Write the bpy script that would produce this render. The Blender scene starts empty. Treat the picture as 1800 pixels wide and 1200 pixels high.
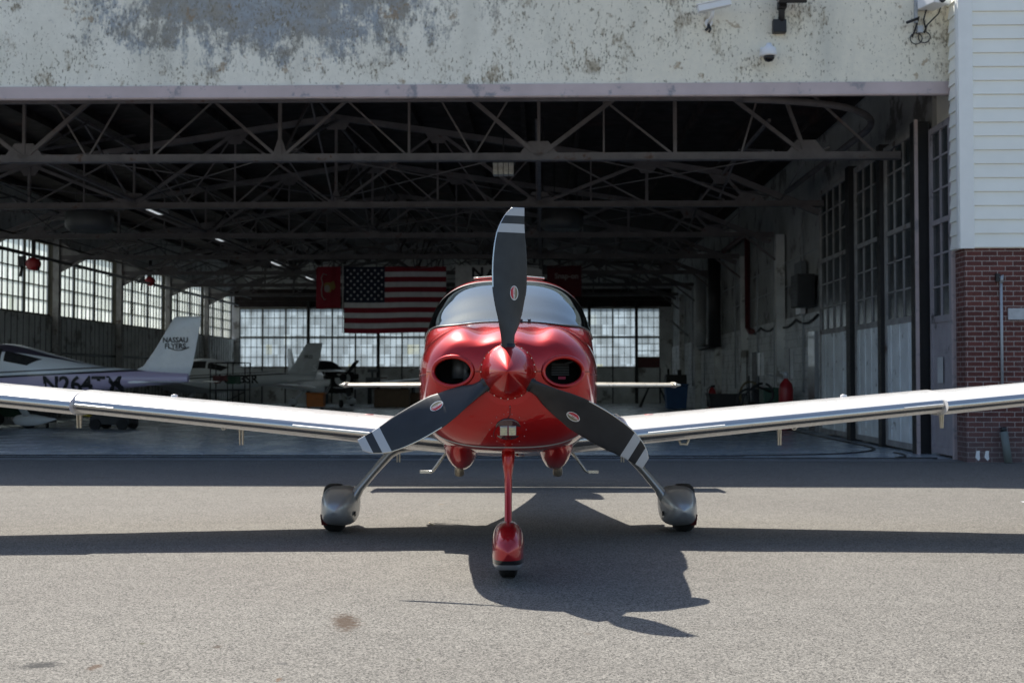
import bpy, math, random
import numpy as np
from mathutils import Vector, Matrix
R = math.radians
random.seed(7)
sc = bpy.context.scene
COL = sc.collection

# ------------------------------------------------------------------ camera, sky, sun, exposure
FPX = 2212.0; CAMH = 1.22; PITCH = math.atan(65 / FPX)
cd = bpy.data.cameras.new('camera'); cam = bpy.data.objects.new('camera', cd); COL.objects.link(cam)
cam.location = (0, 0, CAMH); cam.rotation_euler = (math.pi / 2 + PITCH, 0, 0)
cd.sensor_width = 36; cd.lens = FPX / 1800 * 36; cd.clip_end = 5000
cd.dof.use_dof = True; cd.dof.focus_distance = 7.6; cd.dof.aperture_fstop = 4.0
sc.camera = cam

SUNV = Vector((-0.36, 0.68, 1.0)).normalized()
w = bpy.data.worlds.new('World'); sc.world = w; w.use_nodes = True
nt = w.node_tree; bg = nt.nodes['Background']
sky = nt.nodes.new('ShaderNodeTexSky'); sky.sky_type = 'NISHITA'; sky.sun_disc = False
sky.sun_elevation = math.asin(SUNV.z); sky.sun_rotation = math.atan2(SUNV.x, SUNV.y)
sky.air_density = 1.0; sky.dust_density = 1.2
nt.links.new(sky.outputs[0], bg.inputs[0]); bg.inputs[1].default_value = 0.092
sl = bpy.data.lights.new('sun', 'SUN'); sl.energy = 4.3; sl.angle = R(0.5); sl.color = (1, .95, .86)
so = bpy.data.objects.new('sun', sl); COL.objects.link(so)
so.rotation_euler = SUNV.to_track_quat('Z', 'Y').to_euler(); so.location = (-8, 15, 30)
sc.view_settings.view_transform = 'Standard'; sc.view_settings.look = 'None'
sc.view_settings.exposure = 1.0; sc.view_settings.gamma = 1
sc.render.engine = 'CYCLES'
sc.cycles.use_denoising = True
sc.cycles.max_bounces = 14; sc.cycles.diffuse_bounces = 9; sc.cycles.glossy_bounces = 5; sc.cycles.transparent_max_bounces = 12
sc.cycles.sample_clamp_indirect = 6

# ------------------------------------------------------------------ helpers
TH = math.atan(55 / FPX)                     # the hangar front is turned a little from the camera plane
CT, ST = math.cos(TH), math.sin(TH)
def pt(px, py, Y):                           # photo pixel (1800 wide) at world distance Y
    a = (px - 900) / FPX; b = (600 - py) / FPX
    k = Y / (math.cos(PITCH) - b * math.sin(PITCH))
    return Vector((a * k, Y, CAMH + k * (math.sin(PITCH) + b * math.cos(PITCH))))
def hu(px, v):                               # hangar-frame u of a pixel column at hangar depth v
    k = (px - 900) / FPX
    return (k * CT - ST) * v / (CT + k * ST)
def hz(py, v, u=0):
    return pt(900, py, -u * ST + v * CT).z
def hloc(u, v, z=0):
    return Vector((u * CT + v * ST, -u * ST + v * CT, z))

def cr(xs, ys, x):                           # smooth interpolation through a table
    xs = list(xs); n = len(xs)
    if x <= xs[0]: return ys[0]
    if x >= xs[-1]: return ys[-1]
    i = max(j for j in range(n - 1) if xs[j] <= x)
    def d(j):
        if j == 0: return (ys[1] - ys[0]) / (xs[1] - xs[0])
        if j == n - 1: return (ys[-1] - ys[-2]) / (xs[-1] - xs[-2])
        a = (ys[j] - ys[j - 1]) / (xs[j] - xs[j - 1]); b = (ys[j + 1] - ys[j]) / (xs[j + 1] - xs[j])
        return 0 if a * b <= 0 else 2 * a * b / (a + b)
    h = xs[i + 1] - xs[i]; t = (x - xs[i]) / h
    return ((2*t**3 - 3*t*t + 1) * ys[i] + (t**3 - 2*t*t + t) * h * d(i)
            + (-2*t**3 + 3*t*t) * ys[i + 1] + (t**3 - t*t) * h * d(i + 1))

class MB:
    def __init__(s): s.v = []; s.f = []; s.m = []; s.sm = []
    def add(s, vs, fs, m=0, sm=False):
        o = len(s.v); s.v += [tuple(p) for p in vs]
        for f in fs:
            s.f.append(tuple(o + i for i in f)); s.m.append(m); s.sm.append(sm)
        return s
    def box(s, c, d, m=0, rot=None):
        c = Vector(c); vs = []
        for sx in (-.5, .5):
            for sy in (-.5, .5):
                for sz in (-.5, .5):
                    p = Vector((sx * d[0], sy * d[1], sz * d[2]))
                    if rot is not None: p = rot @ p
                    vs.append(c + p)
        return s.add(vs, [(0,1,3,2),(4,6,7,5),(0,4,5,1),(2,3,7,6),(0,2,6,4),(1,5,7,3)], m)
    def rng(s, x0, x1, y0, y1, z0, z1, m=0):
        return s.box(((x0+x1)/2, (y0+y1)/2, (z0+z1)/2), (x1-x0, y1-y0, z1-z0), m)
    def bar(s, p, q, a, b=None, m=0):
        p = Vector(p); q = Vector(q); d = q - p; b = b or a
        rot = d.to_track_quat('X', 'Z').to_matrix()
        return s.box((p + q) / 2, (d.length, a, b), m, rot)
    def tube(s, pts, r, n=10, m=0, closed=False, ry=None):
        pts = [Vector(p) for p in pts]; k = len(pts); vs = []
        rs = r if isinstance(r, (list, tuple)) else [r] * k
        up = None
        for i, p in enumerate(pts):
            if closed: d = pts[(i+1) % k] - pts[i-1]
            else: d = pts[min(i+1, k-1)] - pts[max(i-1, 0)]
            d.normalize()
            if up is None: up = Vector((0,0,1)) if abs(d.z) < .9 else Vector((0,1,0))
            a = d.cross(up)
            if a.length < 1e-4: a = d.cross(Vector((1,0,0)))
            a.normalize(); b = a.cross(d); b.normalize(); up = b
            for j in range(n):
                t = 2 * math.pi * j / n
                vs.append(p + a * math.cos(t) * rs[i] + b * math.sin(t) * rs[i] * (ry or 1))
        fs = []
        for i in range(k if closed else k - 1):
            i2 = (i + 1) % k
            for j in range(n):
                j2 = (j + 1) % n
                fs.append((i*n+j, i*n+j2, i2*n+j2, i2*n+j))
        s.add(vs, fs, m, True)
        if not closed:
            o = len(s.v) - len(vs)
            s.f.append(tuple(o + j for j in range(n))[::-1]); s.m.append(m); s.sm.append(False)
            s.f.append(tuple(o + (k-1)*n + j for j in range(n))); s.m.append(m); s.sm.append(False)
        return s
    def grid(s, fn, nu, nv, m=0, sm=True, skip=None, mf=None):
        vs = [fn(i / nu, j / nv) for i in range(nu + 1) for j in range(nv + 1)]
        o = len(s.v); s.v += [tuple(p) for p in vs]
        for i in range(nu):
            for j in range(nv):
                q = (i*(nv+1)+j, (i+1)*(nv+1)+j, (i+1)*(nv+1)+j+1, i*(nv+1)+j+1)
                if skip or mf:
                    c = sum((Vector(vs[k]) for k in q), Vector()) / 4
                    if skip and skip(c): continue
                s.f.append(tuple(o + k for k in q)); s.m.append(mf((i+.5)/nu, (j+.5)/nv) if mf else m); s.sm.append(sm)
        return s
    def loft(s, rings, m=0, cap=True, sm=True, mf=None):
        n = len(rings[0]); vs = [p for r in rings for p in r]; fs = []
        o = len(s.v); s.v += [tuple(p) for p in vs]
        for i in range(len(rings) - 1):
            for j in range(n):
                j2 = (j+1) % n
                s.f.append((o+i*n+j, o+i*n+j2, o+(i+1)*n+j2, o+(i+1)*n+j)); s.m.append(mf(i, j) if mf else m); s.sm.append(sm)
        if cap:
            s.f.append(tuple(o + j for j in range(n))[::-1]); s.m.append(m); s.sm.append(False)
            s.f.append(tuple(o + (len(rings)-1)*n + j for j in range(n))); s.m.append(m); s.sm.append(False)
        return s
    def lathe(s, prof, c=(0,0,0), axis='Z', n=24, m=0):
        c = Vector(c); rings = []
        for r, h in prof:
            ring = []
            for j in range(n):
                t = 2*math.pi*j/n; x = r*math.cos(t); y = r*math.sin(t)
                ring.append(c + (Vector((x, y, h)) if axis == 'Z' else Vector((x, h, y)) if axis == 'Y' else Vector((h, x, y))))
            rings.append(ring)
        return s.loft(rings, m)
    def prism(s, pts2, axis, a, b, m=0):     # outline extruded along an axis
        def P(p, h): return {'Y': (p[0], h, p[1]), 'X': (h, p[0], p[1]), 'Z': (p[0], p[1], h)}[axis]
        n = len(pts2); vs = [P(p, a) for p in pts2] + [P(p, b) for p in pts2]
        fs = [tuple(range(n))[::-1], tuple(range(n, 2*n))] + [(i, (i+1) % n, n+(i+1) % n, n+i) for i in range(n)]
        return s.add(vs, fs, m)
    def build(s, name, mats, parent=None, loc=None, rz=None, bevel=0):
        me = bpy.data.meshes.new(name); me.from_pydata(s.v, [], s.f)
        used = sorted({i for f in s.f for i in f}); mp = {i: k for k, i in enumerate(used)}
        me.clear_geometry(); me.from_pydata([s.v[i] for i in used], [], [tuple(mp[i] for i in f) for f in s.f])
        mats = mats if isinstance(mats, (list, tuple)) else [mats]
        for q in mats: me.materials.append(q)
        me.polygons.foreach_set('material_index', s.m); me.polygons.foreach_set('use_smooth', s.sm)
        import bmesh
        bm = bmesh.new(); bm.from_mesh(me); bmesh.ops.recalc_face_normals(bm, faces=bm.faces); bm.to_mesh(me); bm.free()
        me.update()
        o = bpy.data.objects.new(name, me); COL.objects.link(o)
        if parent: o.parent = parent
        if loc is not None: o.location = loc
        if rz is not None: o.rotation_euler = (0, 0, rz)
        if bevel:
            b = o.modifiers.new('bevel', 'BEVEL'); b.width = bevel; b.segments = 2; b.limit_method = 'ANGLE'
        return o

def tag(o, label=None, cat=None, group=None, kind=None):
    if label: o['label'] = label
    if cat: o['category'] = cat
    if group: o['group'] = group
    if kind: o['kind'] = kind
    return o
def thing(name, label, cat, loc=(0,0,0), rz=0, group=None):
    o = bpy.data.objects.new(name, None); COL.objects.link(o); o.empty_display_size = .2
    o.location = loc; o.rotation_euler = (0, 0, rz)
    return tag(o, label, cat, group)
def hthing(name, label, cat, u, v, z=0, group=None, rz=0):
    return thing(name, label, cat, hloc(u, v, z), -TH + rz, group)
def text_mb(body, size, bold=0.0, m=0, thick=0.0):
    c = bpy.data.curves.new('t', 'FONT'); c.body = body; c.size = size; c.offset = bold
    c.align_x = 'CENTER'; c.align_y = 'CENTER'; c.extrude = thick; c.resolution_u = 3
    o = bpy.data.objects.new('t', c); me = bpy.data.meshes.new_from_object(o)
    mb = MB(); mb.add([v.co[:] for v in me.vertices], [tuple(p.vertices) for p in me.polygons], m)
    bpy.data.objects.remove(o); bpy.data.curves.remove(c); bpy.data.meshes.remove(me)
    return mb
def xform(mb, fn): mb.v = [tuple(fn(p)) for p in mb.v]; return mb

# ------------------------------------------------------------------ materials
class N:                                     # tiny node helper
    def __init__(s, name):
        s.mat = bpy.data.materials.new(name); s.mat.use_nodes = True
        s.t = s.mat.node_tree; s.p = s.t.nodes['Principled BSDF']; s.out = s.t.nodes['Material Output']
        s.tc = s.t.nodes.new('ShaderNodeTexCoord'); s.obj = s.tc.outputs['Object']
    def n(s, typ, ins=None, **kw):
        q = s.t.nodes.new('ShaderNode' + typ)
        for k, v in kw.items(): setattr(q, k, v)
        for k, v in (ins or {}).items():
            if isinstance(v, bpy.types.NodeSocket): s.t.links.new(v, q.inputs[k])
            else: q.inputs[k].default_value = v
        return q
    def link(s, a, b): s.t.links.new(a, b)
    def noise(s, scale, detail=4, vec=None, rough=.55, stretch=None):
        v = vec or s.obj
        if stretch: v = s.n('VectorMath', {0: v, 1: stretch}, operation='MULTIPLY').outputs[0]
        return s.n('TexNoise', {'Vector': v, 'Scale': scale, 'Detail': detail, 'Roughness': rough}).outputs['Fac']
    def ramp(s, fac, lo, hi):
        return s.n('MapRange', {0: fac, 1: lo, 2: hi, 3: 0.0, 4: 1.0}, clamp=True).outputs[0]
    def mix(s, fac, a, b, blend='MIX'):
        q = s.n('Mix', data_type='RGBA', blend_type=blend)
        for i, v in ((0, fac), (6, a), (7, b)):
            if isinstance(v, bpy.types.NodeSocket): s.t.links.new(v, q.inputs[i])
            else: q.inputs[i].default_value = v if i == 0 else (*v[:3], 1)
        return q.outputs[2]
    def math(s, op, a, b=0.0):
        q = s.n('Math', operation=op)
        for i, v in ((0, a), (1, b)):
            if isinstance(v, bpy.types.NodeSocket): s.t.links.new(v, q.inputs[i])
            else: q.inputs[i].default_value = v
        return q.outputs[0]
    def bump(s, h, strength=.3, dist=.01):
        s.link(s.n('Bump', {'Height': h, 'Strength': strength, 'Distance': dist}).outputs[0], s.p.inputs['Normal'])
    def base(s, c):
        if isinstance(c, bpy.types.NodeSocket): s.link(c, s.p.inputs['Base Color'])
        else: s.p.inputs['Base Color'].default_value = (*c[:3], 1)
    def set(s, **kw):
        for k, v in kw.items():
            i = s.p.inputs[k.replace('_', ' ')]
            if isinstance(v, bpy.types.NodeSocket): s.link(v, i)
            else: i.default_value = v
        return s

def M(name, col, rough=.5, metal=0.0, var=.12, vscale=4, bump=0, bscale=60, coat=0, dirt=None, dscale=2, dth=.58):
    q = N(name); f = q.noise(vscale, 5)
    a = tuple(c * (1 - var) for c in col); b = tuple(min(1, c * (1 + var)) for c in col)
    c = q.mix(q.ramp(f, .3, .7), a, b)
    if dirt: c = q.mix(q.ramp(q.noise(dscale, 9, rough=.65), dth, dth + .08), c, dirt)
    q.base(c); q.set(Roughness=rough, Metallic=metal)
    if coat: q.set(Coat_Weight=coat, Coat_Roughness=.03)
    if bump: q.bump(q.noise(bscale, 4), .4, bump)
    q.set(Roughness=q.n('MapRange', {0: q.noise(vscale * 2.3, 4), 1: .3, 2: .7, 3: rough * .85, 4: min(1, rough * 1.2)}).outputs[0])
    return q.mat

def red_paint():
    q = N('red metallic paint')
    fl = q.n('TexVoronoi', {'Vector': q.obj, 'Scale': 900.0}).outputs['Color']
    c = q.mix(q.math('MULTIPLY', q.n('SeparateColor', {0: fl}).outputs[0], .5), (.38, .004, .004), (.50, .010, .008))
    q.base(c); q.set(Metallic=.6, Roughness=.38, Specular_IOR_Level=.05, Coat_Weight=1.0, Coat_Roughness=.02)
    return q.mat
RED = red_paint()
WHITE = M('white aircraft paint', (.70, .69, .67), .28, var=.03, coat=.6)
def le_metal():
    q = N('brushed leading edge metal'); f = q.noise(3, 4, stretch=(1, 30, 30))
    q.base(q.mix(f, (.52, .50, .47), (.68, .66, .62))); q.set(Metallic=1.0, Roughness=.27); return q.mat
METAL = le_metal()
SILVER = M('silver gear paint', (.36, .375, .39), .38, metal=.6, var=.08, coat=.5)
STEEL = M('polished steel', (.6, .59, .56), .25, metal=1, var=.08)
BRASS = M('stained exhaust steel', (.42, .38, .3), .4, metal=.8, var=.2, vscale=20)
BLACKP = M('matt black blade paint', (.016, .018, .021), .42, var=.2, vscale=12)
GREYP = M('grey tip stripe paint', (.42, .44, .46), .45, var=.06)
RUBBER = M('tyre rubber', (.012, .012, .013), .75, var=.25, vscale=20)
DARK = M('matt dark cavity', (.008, .008, .009), .7)
DGREY = M('dark grey trim', (.03, .032, .036), .5)
MIDGREY = M('engine grey', (.12, .125, .13), .5, metal=.4, vscale=15)
PINK = M('magenta tag', (.45, .03, .08), .6)
LED = M('pale led panel', (.72, .70, .45), .35, var=.15, vscale=60)
CREAMEDGE = M('cream metal edge', (.7, .66, .56), .3, metal=.5, var=.05)
def banded(name):
    q = N(name); z = q.n('SeparateXYZ', {0: q.obj}).outputs[2]
    c = q.mix(q.ramp(z, .126, .128), (.34, .36, .38), (.012, .012, .014)); c = q.mix(q.ramp(z, .154, .156), c, (.42, .008, .014))
    q.base(c); q.set(Metallic=.45, Roughness=.32, Coat_Weight=1.0, Coat_Roughness=.02); return q.mat
NOSEF = banded('red over silver fairing paint')
def glass_dark(name, tint=(.55, .6, .64), add=.08):
    q = N(name)
    tr = q.n('BsdfTransparent', {0: (*tint, 1)}); gl = q.n('BsdfGlossy', {'Color': (.78, .90, .92, 1), 'Roughness': .015})
    lw = q.n('LayerWeight', {'Blend': .35}).outputs['Facing']
    f = q.math('ADD', q.math('MULTIPLY', q.math('POWER', lw, 2.2), .85), add)
    m = q.n('MixShader', {0: f, 1: tr.outputs[0], 2: gl.outputs[0]})
    q.link(m.outputs[0], q.out.inputs[0]); return q.mat
GLASS = glass_dark('windshield glass', add=.11)
def pane(name, size, tr=.14, dirty=(.45, .47, .42), col=(.47, .53, .58)):
    q = N(name)
    sn = q.n('VectorMath', {0: q.obj, 1: size}, operation='SNAP').outputs[0]
    wn = q.n('TexWhiteNoise', {'Vector': sn}, noise_dimensions='3D').outputs['Value']
    c = q.mix(q.ramp(wn, .0, 1.0), tuple(k * .60 for k in col), tuple(min(1, k * 1.04) for k in col))
    c = q.mix(q.ramp(wn, .93, .97), c, dirty)
    c = q.mix(q.ramp(q.noise(.9, 6), .5, .7), c, tuple(k * .70 for k in col))
    t = q.n('BsdfTranslucent', {0: c}); p = q.n('BsdfTransparent', {0: (.9, .95, .95, 1)})
    g = q.n('BsdfGlossy', {'Roughness': .12})
    m1 = q.n('MixShader', {0: tr, 1: t.outputs[0], 2: p.outputs[0]})
    m2 = q.n('MixShader', {0: .05, 1: m1.outputs[0], 2: g.outputs[0]})
    q.link(m2.outputs[0], q.out.inputs[0]); return q.mat
PANE = pane('frosted factory glass', (.29, 5, .48))
PANES = pane('frosted side glass', (5, .33, .45), col=(.95, .97, .93), tr=.45)
DOORGLASS = M('grimy dark door glass', (.045, .055, .058), .18, var=.35, vscale=2.5)
YFRAME = M('old ochre window steel', (.075, .068, .04), .6, var=.3)

def asphalt():
    q = N('sunbleached asphalt'); P = q.obj
    vo = q.n('TexVoronoi', {'Vector': P, 'Scale': 150.0})
    r = q.n('SeparateColor', {0: vo.outputs['Color']}).outputs[0]
    fine = q.noise(55, 5, rough=.7)
    a = q.mix(q.ramp(q.math('ADD', q.math('MULTIPLY', r, .55), q.math('MULTIPLY', fine, .6)), .28, .85), (.045, .043, .040), (.290, .274, .245))
    big = q.noise(.35, 5); a = q.mix(q.ramp(big, .35, .7), a, q.mix(1.0, a, (.86, .85, .85), 'MULTIPLY'))
    mid = q.noise(5, 6, rough=.7); a = q.mix(q.math('MULTIPLY', q.ramp(mid, .38, .66), .5), a, q.mix(1.0, a, (.76, .76, .76), 'MULTIPLY'))
    lite = q.noise(11, 4); a = q.mix(q.math('MULTIPLY', q.ramp(lite, .58, .72), .22), a, q.mix(1.0, a, (1.3, 1.3, 1.3), 'MULTIPLY'))
    streak = q.noise(1.0, 6, stretch=(.5, 3.5, 1)); a = q.mix(q.math('MULTIPLY', q.ramp(streak, .55, .75), .35), a, q.mix(1.0, a, (.72, .71, .70), 'MULTIPLY'))
    edge = q.noise(28, 5)
    for px, py, rx, ry, col, st, ang in ((610, 1090, .075, .24, (.055, .032, .018), .85, .15), (75, 1165, .10, .07, (.03, .03, .03), .85, .45),
                              (172, 1168, .03, .06, (.08, .045, .025), .7, 0), (500, 1162, .035, .025, (.05, .05, .05), .7, 0), (385, 1133, .022, .035, (.05, .032, .02), .7, 0),
                              (255, 1127, .018, .025, (.06, .06, .03), .7, 0), (737, 1155, .014, .03, (.06, .06, .04), .7, 0), (492, 1190, .012, .035, (.11, .055, .025), .7, 0), (165, 1000, .02, .02, (.10, .08, .07), .5, 0),
                              (1030, 1110, .03, .03, (.14, .12, .10), .5, 0), (775, 885, .04, .05, (.14, .10, .06), .5, 0)):
        Y = CAMH * FPX / (py - 665); X = (px - 900) / FPX * Y
        d = q.n('VectorMath', {0: P, 1: (X, Y, 0)}, operation='SUBTRACT').outputs[0]
        d = q.n('VectorRotate', {'Vector': d, 'Angle': -ang}, rotation_type='Z_AXIS').outputs[0]
        d = q.n('VectorMath', {0: d, 1: (1/rx, 1/ry, 0)}, operation='MULTIPLY').outputs[0]
        L = q.n('VectorMath', {0: d}, operation='LENGTH').outputs['Value']
        L = q.math('ADD', L, q.math('MULTIPLY', q.math('SUBTRACT', edge, .5), 2.4))
        a = q.mix(q.math('MULTIPLY', q.ramp(L, 1.15, .45), st), a, col)
    q.base(a); q.set(Roughness=.92, Specular_IOR_Level=.25)
    q.bump(q.math('ADD', vo.outputs['Distance'], q.math('MULTIPLY', fine, .8)), .45, .006)
    return q.mat
ASPHALT = asphalt()
def floor_mat():
    q = N('sealed concrete floor')
    c = q.mix(q.ramp(q.noise(.5, 7), .35, .68), (.47, .52, .55), (.60, .65, .68))
    c = q.mix(q.ramp(q.noise(3, 8, rough=.7), .62, .7), c, (.14, .15, .16))
    q.base(c); q.set(Roughness=q.n('MapRange', {0: q.noise(1.5, 5), 1: .3, 2: .7, 3: .18, 4: .34}).outputs[0]); return q.mat
FLOOR = floor_mat()
CONC = M('worn concrete sill', (.20, .20, .195), .85, var=.25, vscale=5, dirt=(.07, .07, .07), dscale=4)
def facade():
    q = N('peeling cream stucco'); P = q.obj
    d = q.n('VectorMath', {0: P, 1: (-4.3, 0, 7.05)}, operation='SUBTRACT').outputs[0]
    d = q.n('VectorMath', {0: d, 1: (1/3.7, 0, 1/1.15)}, operation='MULTIPLY').outputs[0]
    L = q.n('VectorMath', {0: d}, operation='LENGTH').outputs['Value']
    reg = q.ramp(L, 1.15, .2)
    n1 = q.noise(1.4, 10, rough=.68); n2 = q.noise(5, 9, rough=.74, stretch=(1.35, 1, .65)); n3 = q.noise(22, 6, rough=.65, stretch=(1.2, 1, .7))
    base = q.mix(q.ramp(q.noise(1.1, 6), .35, .65), (.80, .775, .67), (.88, .855, .75))
    sx = q.n('SeparateXYZ', {0: P}).outputs[0]
    base = q.mix(q.math('MULTIPLY', q.ramp(sx, -1.5, 1.5), .8), base, (.84, .785, .64))
    base = q.mix(q.math('MULTIPLY', q.ramp(q.noise(9, 8, rough=.75), .42, .66), .30), base, (.62, .60, .52))
    base = q.mix(q.math('MULTIPLY', q.ramp(q.noise(2, 8, stretch=(1, 1, .25)), .5, .75), .5), base, (.50, .50, .44))
    sc1 = q.math('ADD', q.math('ADD', q.math('MULTIPLY', n1, .42), q.math('MULTIPLY', n2, .46)), q.math('ADD', q.math('MULTIPLY', n3, .12), q.math('MULTIPLY', reg, .15)))
    peel = q.ramp(sc1, .535, .60)
    pc = q.mix(q.ramp(q.noise(2.6, 8, rough=.7), .40, .60), (.24, .23, .20), (.27, .32, .38))
    pc = q.mix(q.math('MULTIPLY', q.ramp(q.noise(11, 8, rough=.72), .46, .66), .8), pc, (.15, .15, .145))
    pc = q.mix(q.ramp(reg, .25, .05), pc, (.36, .30, .21))
    c = q.mix(q.math('MULTIPLY', peel, .86), base, pc)
    sp = q.math('ADD', q.math('MULTIPLY', n3, .7), q.math('MULTIPLY', n1, .3))
    c = q.mix(q.math('MULTIPLY', q.ramp(sp, .555, .60), .75), c, (.20, .175, .12))
    rst = q.ramp(q.math('ADD', q.math('MULTIPLY', q.noise(5, 8, rough=.7), .6), q.math('MULTIPLY', q.noise(1.7, 3), .4)), .60, .63)
    c = q.mix(q.math('MULTIPLY', rst, .6), c, (.30, .20, .10))
    q.base(c); q.set(Roughness=.9)
    q.bump(q.math('ADD', q.math('MULTIPLY', peel, -1.0), q.math('MULTIPLY', q.noise(50, 4), .5)), .5, .01)
    return q.mat
FACADE = facade()
LAV = M('lavender painted steel', (.52, .43, .425), .55, var=.1, vscale=2, dirt=(.27, .26, .28), dscale=3.5, dth=.57)
LAVD = M('dull lavender door paint', (.34, .31, .33), .6, var=.12, dirt=(.10, .095, .10), dscale=2)
SIDING = M('pale vinyl siding', (.90, .90, .83), .45, var=.04, vscale=1.5)
TRIMW = M('white corner trim', (.84, .85, .82), .45, var=.03)
def brick_mat(name, c1, c2, mortar, weather=True, white=False):
    q = N(name)
    sp = q.n('SeparateXYZ', {0: q.obj}); x = q.math('ADD', sp.outputs[0], sp.outputs[1])
    v = q.n('CombineXYZ', {0: x, 1: sp.outputs[2], 2: 0.0}).outputs[0]
    v = q.n('VectorMath', {0: v, 1: q.n('VectorMath', {0: q.n('TexNoise', {'Vector': q.obj, 'Scale': 14.0}).outputs['Color'], 1: (.006, .006, 0)}, operation='MULTIPLY').outputs[0]}, operation='ADD').outputs[0]
    b = q.n('TexBrick', {'Vector': v, 'Color1': (*c1, 1), 'Color2': (*c2, 1), 'Mortar': (*mortar, 1), 'Scale': 1.0, 'Mortar Size': .006 if not white else .006,
                         'Mortar Smooth': .15, 'Bias': -.1, 'Brick Width': .225 if not white else .4, 'Row Height': .0735 if not white else .2}, offset=.5)
    c = b.outputs['Color']
    c = q.mix(q.math('MULTIPLY', q.ramp(q.noise(22, 5), .4, .7), .45), c, q.mix(1.0, c, (.45, .42, .45), 'MULTIPLY'))
    if weather:
        c = q.mix(q.math('MULTIPLY', q.ramp(q.math('ADD', sp.outputs[2], q.math('MULTIPLY', q.noise(3, 6), .8)), 1.15, .45), .55), c, (.13, .12, .125))
        c = q.mix(q.math('MULTIPLY', q.ramp(q.noise(2.2, 7, rough=.7), .6, .72), .5), c, (.16, .15, .15))
    else:
        c = q.mix(q.math('MULTIPLY', q.ramp(q.noise(1.1, 8, rough=.68), .5, .68), .75), c, (.16, .16, .16))
    q.base(c); q.set(Roughness=.88); q.bump(b.outputs['Fac'], -.6, .008); return q.mat
BRICK = brick_mat('red brick', (.105, .034, .028), (.155, .050, .040), (.36, .315, .29))
WBRICK = brick_mat('dirty white painted block', (.70, .73, .74), (.78, .80, .81), (.42, .44, .44), False, True)
UPWALL = M('stained grey upper wall', (.36, .37, .37), .85, var=.25, vscale=1.2, dirt=(.14, .135, .13), dscale=1.3, dth=.54)
DIRTWALL = M('grimy pale panel wall', (.60, .61, .60), .8, var=.22, vscale=1.5, dirt=(.25, .24, .22), dscale=1.8, dth=.55)
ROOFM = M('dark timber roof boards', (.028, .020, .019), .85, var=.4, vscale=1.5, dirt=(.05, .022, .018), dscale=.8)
TRUSSM = M('dusty grey truss steel', (.135, .125, .130), .75, var=.25, vscale=3, dirt=(.10, .06, .045), dscale=3, dth=.6)
COLM = M('dirty column paint', (.30, .29, .285), .7, var=.25, dirt=(.09, .06, .05), dscale=2.5)
BLKSTEEL = M('black steel', (.014, .014, .016), .5, var=.3)
DOORWHITE = M('worn white door sheet', (.72, .75, .76), .65, var=.15, vscale=2, dirt=(.17, .15, .13), dscale=3, dth=.6)
RUSTP = M('dark red pipe', (.10, .02, .022), .5, var=.2)
LAMPW = N('lit lamp diffuser'); LAMPW.base((.85, .87, .9)); LAMPW.set(Emission_Color=(.9, .95, 1, 1), Emission_Strength=.25); LAMPW = LAMPW.mat
WPLAST = M('white plastic', (.78, .79, .80), .35, var=.03)
GREYST = M('galvanised grey', (.42, .44, .46), .5, metal=.3, var=.12, vscale=12)
BLUEP = M('blue bin plastic', (.015, .08, .22), .5)
GREENP = M('dark green enamel', (.012, .06, .035), .5)
REDP = M('red enamel', (.30, .012, .018), .4)
ORANGE = M('orange enamel', (.55, .16, .02), .5)
YELLOW = M('yellow enamel', (.5, .36, .03), .5)
KRAFT = M('brown cardboard', (.22, .15, .10), .8)
PAPER = M('pale notice paper', (.55, .55, .54), .7)

# ------------------------------------------------------------------ ground
g = MB(); g.grid(lambda a, b: (-1500 + 3000*a, -1500 + 3000*b, 0), 6, 6, sm=False)
tag(g.build('ground', ASPHALT), kind='structure')
def hsheet(name, u0, u1, v0, v1, z, m):
    b = MB(); b.add([hloc(u0, v0, z), hloc(u1, v0, z), hloc(u1, v1, z), hloc(u0, v1, z)], [(0,1,2,3)])
    return tag(b.build(name, m), kind='structure')
UL, UR, VF, VB = -15.2, 6.25, 19.1, 61.5
hsheet('hangar_floor', UL - .2, UR + .1, VF + .05, VB + .1, .008, FLOOR)
hsheet('concrete_apron_strip', UL - .6, UR, VF - .42, VF + .05, .004, CONC)

# ------------------------------------------------------------------ hangar
H = thing('hangar', 'old open-fronted aircraft hangar with peeling cream facade, dark steel trusses and factory windows', 'hangar', (0,0,0), -TH)
LZ0, LZ1 = hz(170.5, 19.05), hz(145, 19.05)
ZT = 7.27
b = MB(); b.rng(UL - .5, 6.30, VF, VF + .35, LZ1 - .02, ZT); b.build('facade_wall', FACADE, H)
b = MB(); b.rng(UL - .5, 6.27, VF - .05, VF + .03, LZ0, LZ1 - .02); b.rng(UL - .5, 6.27, VF - .062, VF - .05, LZ0 + .012, LZ0 + .037); b.build('door_lintel', LAV, H, bevel=.01)
b = MB(); b.rng(UL - .5, UL, VF, VF + .35, 0, LZ0); b.build('front_pier', FACADE, H)
# roof : gable boards plus purlins
UC = (UL + UR) / 2; ZE, ZR = 6.72, 7.27
b = MB()
for s, ue in ((-1, UL - .3), (1, UR + .3)):
    b.add([(UC, VF + .35, ZR), (ue, VF + .35, ZE), (ue, VB + .4, ZE), (UC, VB + .4, ZR), (UC, VF + .35, ZR + .15), (ue, VF + .35, ZE + .15), (ue, VB + .4, ZE + .15), (UC, VB + .4, ZR + .15)],
          [(0,1,2,3), (4,7,6,5), (0,4,5,1), (2,6,7,3), (1,5,6,2)])
    for k in range(9):
        t = (k + .3) / 9; u = UC + (ue - UC) * t; z = ZR + (ZE - ZR) * t
        b.rng(u - .05, u + .05, VF + .5, VB, z - .19, z - .012)
b.build('roof', ROOFM, H)
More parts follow.
